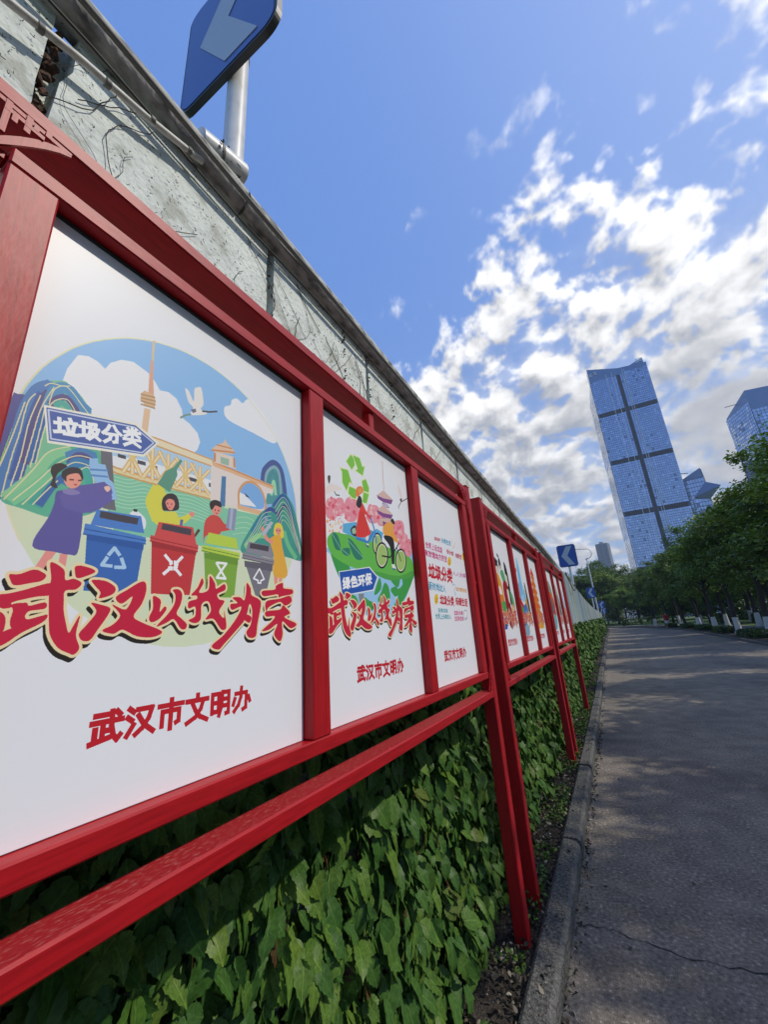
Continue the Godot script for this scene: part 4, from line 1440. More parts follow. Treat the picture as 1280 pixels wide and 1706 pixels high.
func build_towers() -> void:
	var tint := Color(0.37, 0.47, 0.66)
	# --- the tall slab tower
	var A := polar(2.92, 300.0)
	var B := polar(9.70, 305.0)
	var back := Vector3(-2.0, 0, -40.0)
	var D := A + back
	var C := B + back
	var t := base("glass_tower", A, "tall blue glass tower with three dark belts and a dark vertical strip", "skyscraper")
	var st := new_st()
	slab(st, Vector3.ZERO, B - A, C - A, D - A, -2.0, 170.0, 170.0, 170.0, 170.0)
	obj("core", st.commit(), M.tower_core, t)
	var along := (B - A).normalized()
	var n := along.cross(Vector3.UP).normalized()
	if n.dot(-A) < 0.0: n = -n
	var L := A.distance_to(B)
	var belts := [140.9, 104.5, 68.1, 31.0]
	var cut := func(i: int, j: int) -> bool:
		var y := -2.0 + 172.0 * (j + 0.5) / 108.0
		for b in belts:
			if absf(y - b) < 1.5: return true
		return i == 14 or i == 15
	st = new_st()
	add_panes(st, Vector3.ZERO + n * 0.01, B - A + n * 0.01, -2.0, 170.0, 30, 108, 301, cut, tint, A)
	meta(obj("curtain_wall", st.commit(), M.glass, t), "", "", "", "stuff")
	st = new_st()
	add_panes(st, D - A, Vector3.ZERO, -2.0, 170.0, 16, 86, 302, func(_i: int, _j: int) -> bool: return false, tint, A + Vector3(40, 0, 0))
	meta(obj("side_curtain_wall", st.commit(), M.glass, t), "", "", "", "stuff")
	# corner return strip standing proud, white fins, dark recess
	var bx := Basis(along, Vector3.UP, n)
	var put := func(called: String, u: float, w: float, y0: float, y1: float, proud: float, deep: float, m: String, parent: Node) -> MeshInstance3D:
		var o := obj(called, bevel_box(Vector3(w, y1 - y0, deep), 0.0), M[m], parent)
		o.transform = Transform3D(bx, along * u + Vector3.UP * (y0 + y1) * 0.5 + n * (proud - deep * 0.5))
		return o
	put.call("dark_strip", L * 0.5, 1.7, -2.0, 171.0, 0.12, 0.5, "louvre", t)
	for u in [0.30, 0.40, 0.585, 0.62]: put.call("white_fin", L * u, 0.22, -2.0, 172.0, 0.75, 0.5, "fin", t)
	for b in belts:
		var belt := Node3D.new()
		belt.name = "dark_belt"
		t.add_child(belt, true)
		for k in 26:
			if k == 12 or k == 13: continue
			put.call("louvre_panel", 1.2 + (L - 2.2) * (k + 0.5) / 26.0, (L - 2.2) / 26.0 - 0.18, b - 1.4, b + 1.4, 0.35, 0.3, "louvre", belt)
	# crown: parapet dipping towards the middle, raised fin at the right
	st = new_st()
	var mid := along * (L * 0.52)
	var bk := back * 0.2
	slab(st, Vector3.ZERO + n * 0.3, mid + n * 0.3, mid + bk, bk, 169.0, 180.6, 174.4, 174.4, 180.6)
	slab(st, mid + n * 0.25, B - A + n * 0.25, B - A + bk, mid + bk, 169.0, 174.4, 172.6, 172.6, 174.4)
	obj("parapet", st.commit(), M.mullion, t)
	st = new_st()
	slab(st, mid + bk * 0.8, B - A + bk * 0.8, B - A + bk * 2.0, mid + bk * 2.0, 169.0, 174.6, 180.5, 180.5, 174.6)
	obj("raised_parapet", st.commit(), M.mullion, t)
	# lettering high on both corners: too small in the picture to be read, kept as bright strokes
	for g in [[1.6, 174.0], [4.6, 174.6], [31.2, 174.2], [33.2, 174.4]]:
		var s2 := new_st()
		for k in [[0, 2.0, 2.0, 0.3], [0, 0.9, 2.0, 0.3], [0, -0.2, 2.2, 0.35], [-0.1, 0.9, 0.35, 2.4], [0.7, 0.3, 0.3, 1.2]]:
			add_box(s2, Transform3D(bx, along * (g[0] + k[0]) + Vector3.UP * (g[1] + k[1]) + n * 0.7), Vector3(k[2], k[3], 0.2))
		obj("rooftop_letter", s2.commit(), M.fin, t)
	# --- shorter sculpted tower behind
	var a3 := polar(9.2, 360.0)
	var b3 := polar(11.62, 360.0)
	var t3 := base("sculpted_tower", a3, "shorter pleated glass tower with a jutting prow, beside the tall tower", "skyscraper")
	var back3 := Vector3(6.0, 0, -26.0)
	st = new_st()
	slab(st, Vector3.ZERO, b3 - a3, b3 - a3 + back3, back3, -2.0, 97.0, 103.5, 103.5, 97.0)
	obj("body", st.commit(), M.tower_core, t3)
	st = new_st()
	add_panes(st, Vector3.ZERO, b3 - a3, -2.0, 97.0, 9, 33, 303, func(_i: int, _j: int) -> bool: return false, tint, a3)
	meta(obj("curtain_wall", st.commit(), M.glass, t3), "", "", "", "stuff")
	st = new_st()
	var pe := b3 - a3
	var prow := pe + Vector3(7.5, 88.0, 3.0)
	for q in [[pe + Vector3(-9, 83, 1.0), pe + Vector3(0, 93, 0.6), prow], [pe + Vector3(-9, 83, 1.0), pe + Vector3(0, 80, 0.6), prow], [pe + Vector3(0, 93, 0.6), prow, pe + Vector3(2, 86, -14)], [pe + Vector3(0, 80, 0.6), prow, pe + Vector3(2, 86, -14)]]:
		var nn: Vector3 = (q[1] - q[0]).cross(q[2] - q[0]).normalized()
		tri(st, q[0], q[1], q[2], nn if nn.z > 0.0 else -nn)
	obj("prow", st.commit(), M.mullion, t3)
	st = new_st()
	slab(st, Vector3(1.0, 0, 0.4), pe + Vector3(-0.6, 0, 0.4), pe + back3 * 0.4, back3 * 0.4, 96.9, 97.6, 104.2, 104.2, 97.6)
	obj("parapet", st.commit(), M.mullion, t3)
	obj("maintenance_crane", tube([Vector3(-1.0, 103.5, 2), Vector3(7.0, 102.2, 2)], 0.35, 6), M.concrete_far, t3)
	# --- corner tower at the picture's edge
	var a2 := polar(17.45, 330.0)
	var l2 := polar(15.15, 352.0)
	var r2 := polar(24.0, 345.0)
	var t2 := base("corner_tower", a2, "blue glass tower with chamfered corners above the trees", "skyscraper")
	st = new_st()
	slab(st, Vector3.ZERO, r2 - a2, r2 - a2 + Vector3(-6, 0, -30), l2 - a2, -2.0, 124.0, 124.0, 124.0, 124.0)
	obj("body", st.commit(), M.tower_core, t2)
	st = new_st()
	add_panes(st, Vector3.ZERO, r2 - a2, -2.0, 124.0, 22, 60, 304, func(_i: int, _j: int) -> bool: return false, tint, a2)
	add_panes(st, l2 - a2, Vector3.ZERO, -2.0, 130.0, 14, 63, 305, func(_i: int, _j: int) -> bool: return false, tint, a2)
	meta(obj("curtain_wall", st.commit(), M.glass, t2), "", "", "", "stuff")
	st = new_st()
	var cz := Vector3(0, 0, 0)
	slab(st, (l2 - a2) * 0.97, Vector3(0.2, 0, -1.0), r2 - a2 + Vector3(0, 0, -1.0), r2 - a2 + Vector3(-6, 0, -30), 124.0, 131.0, 138.5, 135.0, 134.0)
	obj("crown_screen", st.commit(), M.mullion, t2)
	obj("maintenance_crane", tube([(l2 - a2) * 0.55 + Vector3(-4.5, 135.6, 0), (l2 - a2) * 0.42 + Vector3(0, 134.8, -1)], 0.25, 6), M.concrete_far, t2)
	# --- far apartment blocks
	apartment("apartment_block", polar(-1.02, 800.0), polar(0.33, 800.0), 134.0, 38, 8, "grey slab apartment tower rising behind the trees at the lane's end", true)
	apartment("apartment_block", polar(-2.5, 900.0), polar(-1.1, 900.0), 114.0, 32, 10, "lower pale apartment block, wider, left against the grey apartment tower", false)

func apartment(called: String, a: Vector3, b: Vector3, h: float, rows: int, cols: int, label: String, dark: bool) -> void:
	var o := base(called, a, label, "apartment block")
	var st := new_st()
	var e := b - a
	var bk := Vector3(4, 0, -14)
	slab(st, Vector3.ZERO, e, e + bk, bk, -2.0, h, h, h, h)
	obj("wall", st.commit(), M.concrete_dark if dark else M.concrete_far, o)
	st = new_st()
	slab(st, e * 0.3 + bk * 0.2, e * 0.6 + bk * 0.2, e * 0.6 + bk * 0.8, e * 0.3 + bk * 0.8, h, h + 3.5, h + 3.5, h + 3.5, h + 3.5)
	obj("roof_house", st.commit(), M.concrete_far, o)
	var along := e.normalized()
	var n := along.cross(Vector3.UP).normalized()
	if n.dot(-a) < 0.0: n = -n
	st = new_st()
	var balc := new_st()
	var w := e.length() / cols
	for i in cols:
		for j in rows:
			var y := h * (j + 0.5) / rows
			var c := along * (w * (i + 0.5)) + Vector3.UP * y + n * 0.02
			add_box(st, Transform3D(Basis(along, Vector3.UP, n), c), Vector3(w * (0.5 if i % 3 else 0.7), h / rows * 0.55, 0.12))
			if i % 3 == 1: add_box(balc, Transform3D(Basis(along, Vector3.UP, n), c + n * 0.6 - Vector3.UP * h / rows * 0.35), Vector3(w * 0.9, h / rows * 0.3, 1.1))
	meta(obj("windows", st.commit(), M.window_far, o), "", "", "", "stuff")
	meta(obj("balconies", balc.commit(), M.concrete_far, o), "", "", "", "stuff")

# ---------------------------------------------------------------- the runner
func build_person() -> void:
	# body field: tapered capsules joined by a smooth minimum, meshed as surface nets
	var at := P(4.35, 0.0, 57.0)
	at.y = gy(57.0) + 0.0
	var J := {"pel": Vector3(0, 0.98, 0), "che": Vector3(0.02, 1.32, 0.05), "nec": Vector3(0.02, 1.50, 0.07), "hed": Vector3(0.02, 1.64, 0.10),
		"lsh": Vector3(-0.19, 1.43, 0.05), "lel": Vector3(-0.30, 1.18, -0.02), "lwr": Vector3(-0.30, 1.14, 0.22), "lhd": Vector3(-0.28, 1.16, 0.31),
		"rsh": Vector3(0.21, 1.43, 0.05), "rel": Vector3(0.30, 1.17, -0.14), "rwr": Vector3(0.27, 1.03, 0.08), "rhd": Vector3(0.26, 1.02, 0.17),
		"lhp": Vector3(-0.10, 0.93, 0), "lkn": Vector3(-0.12, 0.56, 0.20), "lan": Vector3(-0.11, 0.20, -0.02), "lto": Vector3(-0.12, 0.13, 0.15),
		"rhp": Vector3(0.10, 0.93, 0), "rkn": Vector3(0.11, 0.50, -0.02), "ran": Vector3(0.11, 0.09, -0.14), "rto": Vector3(0.12, 0.035, 0.02)}
	var bones := [["pel", "che", 0.15, 0.17], ["che", "nec", 0.15, 0.06], ["nec", "hed", 0.055, 0.10], ["che", "lsh", 0.13, 0.075], ["che", "rsh", 0.13, 0.075], ["lsh", "lel", 0.065, 0.048], ["lel", "lwr", 0.046, 0.032], ["lwr", "lhd", 0.034, 0.036], ["rsh", "rel", 0.065, 0.048], ["rel", "rwr", 0.046, 0.032], ["rwr", "rhd", 0.034, 0.036], ["pel", "lhp", 0.14, 0.10], ["pel", "rhp", 0.14, 0.10], ["lhp", "lkn", 0.10, 0.062], ["lkn", "lan", 0.062, 0.042], ["lan", "lto", 0.046, 0.04], ["rhp", "rkn", 0.10, 0.062], ["rkn", "ran", 0.062, 0.042], ["ran", "rto", 0.046, 0.04]]
	var field := func(p: Vector3) -> float:
		var acc := 0.0
		for b in bones:
			var a: Vector3 = J[b[0]]
			var e: Vector3 = J[b[1]]
			var ba := e - a
			var t := clampf((p - a).dot(ba) / ba.length_squared(), 0.0, 1.0)
			acc += exp(-28.0 * (p.distance_to(a + ba * t) - lerpf(b[2], b[3], t)))
		return -log(acc + 1e-9) / 28.0
	var cell := 0.035
	var lo := Vector3(-0.45, -0.02, -0.35)
	var dim := Vector3i(27, 52, 25)
	var vals := PackedFloat32Array()
	vals.resize(dim.x * dim.y * dim.z)
	for x in dim.x:
		for y in dim.y:
			for z in dim.z: vals[(x * dim.y + y) * dim.z + z] = field.call(lo + Vector3(x, y, z) * cell)
	var at_ := func(x: int, y: int, z: int) -> float: return vals[(x * dim.y + y) * dim.z + z]
	var idx := {}
	var verts := []
	for x in dim.x - 1:
		for y in dim.y - 1:
			for z in dim.z - 1:
				var s := Vector3.ZERO
				var n := 0
				for e in [[0,0,0,1,0,0],[0,1,0,1,1,0],[0,0,1,1,0,1],[0,1,1,1,1,1],[0,0,0,0,1,0],[1,0,0,1,1,0],[0,0,1,0,1,1],[1,0,1,1,1,1],[0,0,0,0,0,1],[1,0,0,1,0,1],[0,1,0,0,1,1],[1,1,0,1,1,1]]:
					var v0: float = at_.call(x + e[0], y + e[1], z + e[2])
					var v1: float = at_.call(x + e[3], y + e[4], z + e[5])
					if (v0 < 0.0) != (v1 < 0.0):
						s += Vector3(x + e[0], y + e[1], z + e[2]).lerp(Vector3(x + e[3], y + e[4], z + e[5]), v0 / (v0 - v1))
						n += 1
				if n > 0:
					idx[Vector3i(x, y, z)] = verts.size()
					verts.append(lo + s / n * cell)
	var st := new_st()
	for v in verts:
		var c := lin(0.35, 0.2, 0.14)
		if v.y > 0.90 and v.y < 1.50 and not (absf(v.x) > 0.235 and v.y < 1.25): c = lin(0.42, 0.02, 0.03)
		elif v.y > 0.60 and v.y <= 0.90: c = lin(0.68, 0.68, 0.70)
		elif v.y < 0.09: c = lin(0.7, 0.7, 0.7)
		st.set_color(c.srgb_to_linear())
		st.add_vertex(v)
	for k in idx:
		for ax in 3:
			var d := Vector3i.ZERO
			d[ax] = 1
			var b1 := Vector3i.ZERO
			b1[(ax + 1) % 3] = 1
			var b2 := Vector3i.ZERO
			b2[(ax + 2) % 3] = 1
			var v0: float = at_.call(k.x, k.y, k.z)
			var v1: float = at_.call(k.x + d.x, k.y + d.y, k.z + d.z)
			if (v0 < 0.0) == (v1 < 0.0): continue
			if not (idx.has(k - b1) and idx.has(k - b2) and idx.has(k - b1 - b2)): continue
			var q := [idx[k], idx[k - b1], idx[k - b1 - b2], idx[k - b2]]
			if v0 < 0.0: q = [q[0], q[3], q[2], q[1]]
			for i in [0, 1, 2, 0, 2, 3]: st.add_index(q[i])
	st.generate_normals()
	var o := base("person", at, "runner in a red top and white shorts on the lane by the far kerb", "person", "", 0.5)
	var m := StandardMaterial3D.new()
	m.vertex_color_use_as_albedo = true
	m.roughness = 0.8
	obj("body", st.commit(), m, o)
	var hs := new_st()
	var hp := []
	var hr := []
	for i in 7:
		var a := PI * i / 6.0
		hp.append(Vector3(0.02, 1.665 - 0.088 * cos(a) + 0.012, 0.085 - 0.004 * i))
		hr.append(0.104 * sin(a) + 0.003)
	add_tube(hs, hp, hr, 12)
	obj("hair", hs.commit(), M.cable, o)

# ---------------------------------------------------------------- sky
func make_sky() -> Sky:
	var w := 2560
	var h := 1280
	var img := Image.create(w, h, false, Image.FORMAT_RGBF)
	img.fill(Color(0.30, 0.32, 0.30))
	var n1 := noise(3.9, 6, 401, FastNoiseLite.TYPE_SIMPLEX)
	n1.fractal_gain = 0.58
	var n2 := noise(1.15, 3, 408)
	var n3 := noise(11.0, 5, 405, FastNoiseLite.TYPE_SIMPLEX)
	var wx := noise(1.3, 2, 403)
	var sun := SUN_DIR
	var half := h / 2
	for y in half + 1:
		var el := PI * 0.5 - PI * (y + 0.5) / h
		var se := sin(el)
		var ce := cos(el)
		for x in w:
			var az := TAU * (x + 0.5) / w
			var d := Vector3(sin(az) * ce, se, -cos(az) * ce)
			var to_sun := d.dot(sun)
			# clear air: deep blue overhead, paler low down and round the sun
			var t := pow(1.0 - maxf(se, 0.0), 2.2)
			var c := Vector3(0.125, 0.268, 0.690).lerp(Vector3(0.42, 0.61, 0.88), t)
			c += Vector3(0.40, 0.40, 0.38) * exp((to_sun - 1.0) * 5.0)
			# one cloud sheet seen from below: the pattern lies on a level plane
			var k := 1.0 / (se + 0.03)
			var px := d.x * k
			var pf := -d.z * k
			var wr := wx.get_noise_2d(px * 1.2, pf * 1.2)
			var s := pf - (0.91 - 0.46 * px + 0.8 * maxf(0.0, px - 0.28)) + wr * 0.14
			if s > -0.30:
				# the far part of the sheet is made of larger masses
				var far := 1.0 / (1.0 + 0.30 * maxf(0.0, Vector2(px, pf).length() - 0.9))
				var along := (px * 0.88 - pf * 0.47) * 0.98 * far + wr * 0.05
				var across := (px * 0.47 + pf * 0.88) * far
				var m := n1.get_noise_2d(along, across)
				var big := n2.get_noise_2d(px, pf)
				var fine := n3.get_noise_2d(along, across)
				var dens := m * 0.80 + fine * 0.40 + big * 0.26 + clampf(s * 0.9, -0.4, 0.34) * (1.0 - 0.15 * smoothstep(1.0, 2.4, s)) + 0.04
				var cover := smoothstep(-0.08, 0.44, dens) * smoothstep(-0.30, 0.16, s + m * 0.25)
				# a thin veil joins the puffs
				cover = maxf(cover, (0.34 + 0.3 * m) * smoothstep(0.0, 0.5, s))
				# the thick grey part of the sheet
				var g := smoothstep(0.75, 1.25, s + big * 0.3 + m * 0.3) * smoothstep(0.02, 0.30, px / maxf(pf, 0.1) + m * 0.16 + big * 0.12)
				cover = lerpf(cover, 1.0, g)
				if cover > 0.002:
					var m2 := n1.get_noise_2d(along + 0.05, across - 0.03)
					var body := clampf(dens * 1.1, 0.0, 1.0) * smoothstep(0.3, 1.2, s)
					var lit := 0.86 + (m - m2) * 0.50 + fine * 0.16 - body * 0.42 + 0.30 * exp((to_sun - 1.0) * 3.5)
					lit = lerpf(lit, 0.60 + m * 0.10 + big * 0.16 + fine * 0.03, g)
					lit = clampf(lit, 0.36, 1.6)
					var cc := Vector3(0.985, 0.985, 0.985) * lit
					cc = cc.lerp(Vector3(0.40, 0.445, 0.55), clampf((0.80 - lit) * 1.6, 0.0, 0.75))
					# far off the sheet turns warm and pale with the air between
					cc = cc.lerp(Vector3(0.86, 0.85, 0.83), smoothstep(3.0, 12.0, pf) * 0.6)
					c = c.lerp(cc, cover * 0.97)
			img.set_pixel(x, y, Color(c.x, c.y, c.z))
	var m3 := PanoramaSkyMaterial.new()
	m3.panorama = ImageTexture.create_from_image(img)
	var sk := Sky.new()
	sk.sky_material = m3
	return sk

var SUN_DIR := Vector3(0.66, 0.73, -0.175).normalized()

func _ready() -> void:
	# camera: wide lens tilted up and rolled a little
	var cam := Camera3D.new()
	cam.name = "camera"
	add_child(cam)
	cam.keep_aspect = Camera3D.KEEP_HEIGHT
	cam.fov = 104.17
	cam.near = 0.05
	cam.far = 8000.0
	cam.transform = Transform3D(CAMBASIS, Vector3(0, EYE, 0))
	cam.current = true
	# air, sky, sun
	var env := Environment.new()
	env.background_mode = Environment.BG_SKY
	env.sky = make_sky()
	env.background_energy_multiplier = 1.0
	env.ambient_light_source = Environment.AMBIENT_SOURCE_SKY
	env.tonemap_mode = Environment.TONE_MAPPER_LINEAR
	env.tonemap_exposure = 1.05
	env.sdfgi_enabled = true
	env.ssao_enabled = true
	env.ssil_enabled = true
	env.fog_enabled = true
	env.fog_density = 0.0004
	env.fog_light_color = Color(0.80, 0.86, 0.94)
	var we := WorldEnvironment.new()
	we.name = "environment"
	we.environment = env
	add_child(we)
	var sun := DirectionalLight3D.new()
	sun.name = "sun"
	sun.light_energy = 0.85
	sun.light_color = Color(1.0, 0.965, 0.90)
	sun.light_angular_distance = 0.7
	sun.shadow_enabled = true
	add_child(sun)
	sun.look_at_from_position(SUN_DIR * 50.0, Vector3.ZERO)
	make_materials()
	build_ground()
	build_wall()
	build_towers()
	var posters := print_posters()
	var words := [["poster of children sorting waste into four coloured bins", "poster of cyclists on a green globe", "poster of slogans in coloured lettering"], ["poster of drummers in costume", "poster of a city skyline and dancers", "poster of an orange pagoda"], ["poster with autumn trees", "poster with a grey street scene", "poster with a pale blue sky"]]
	var names := ["red notice board with the four waste bins poster, under the elbowed sign", "red notice board with the orange pagoda poster, between two other boards", "red notice board ending at the corrugated fence, the smallest in view"]
	var feet := [[0.07, 0.07], [0.08, 0.15], [0.16, 0.21]]
	for k in 3:
		var f: float = [-0.028, 3.345, 6.715][k]
		notice_board(P(-0.834 - 0.0112 * f, 0.0, f), 0.0112, names[k], posters.slice(k * 3, k * 3 + 3), words[k], feet[k])
	build_ivy()
	build_litter()
	build_signs()
	build_trees()
	build_person()

# camera axes measured from the photograph's vanishing points
var CAMBASIS := Basis(Vector3(0.863671, -0.067240, -0.499551), Vector3(0.205136, 0.952165, 0.226497), Vector3(0.460426, -0.298095, 0.836151)).orthonormalized()
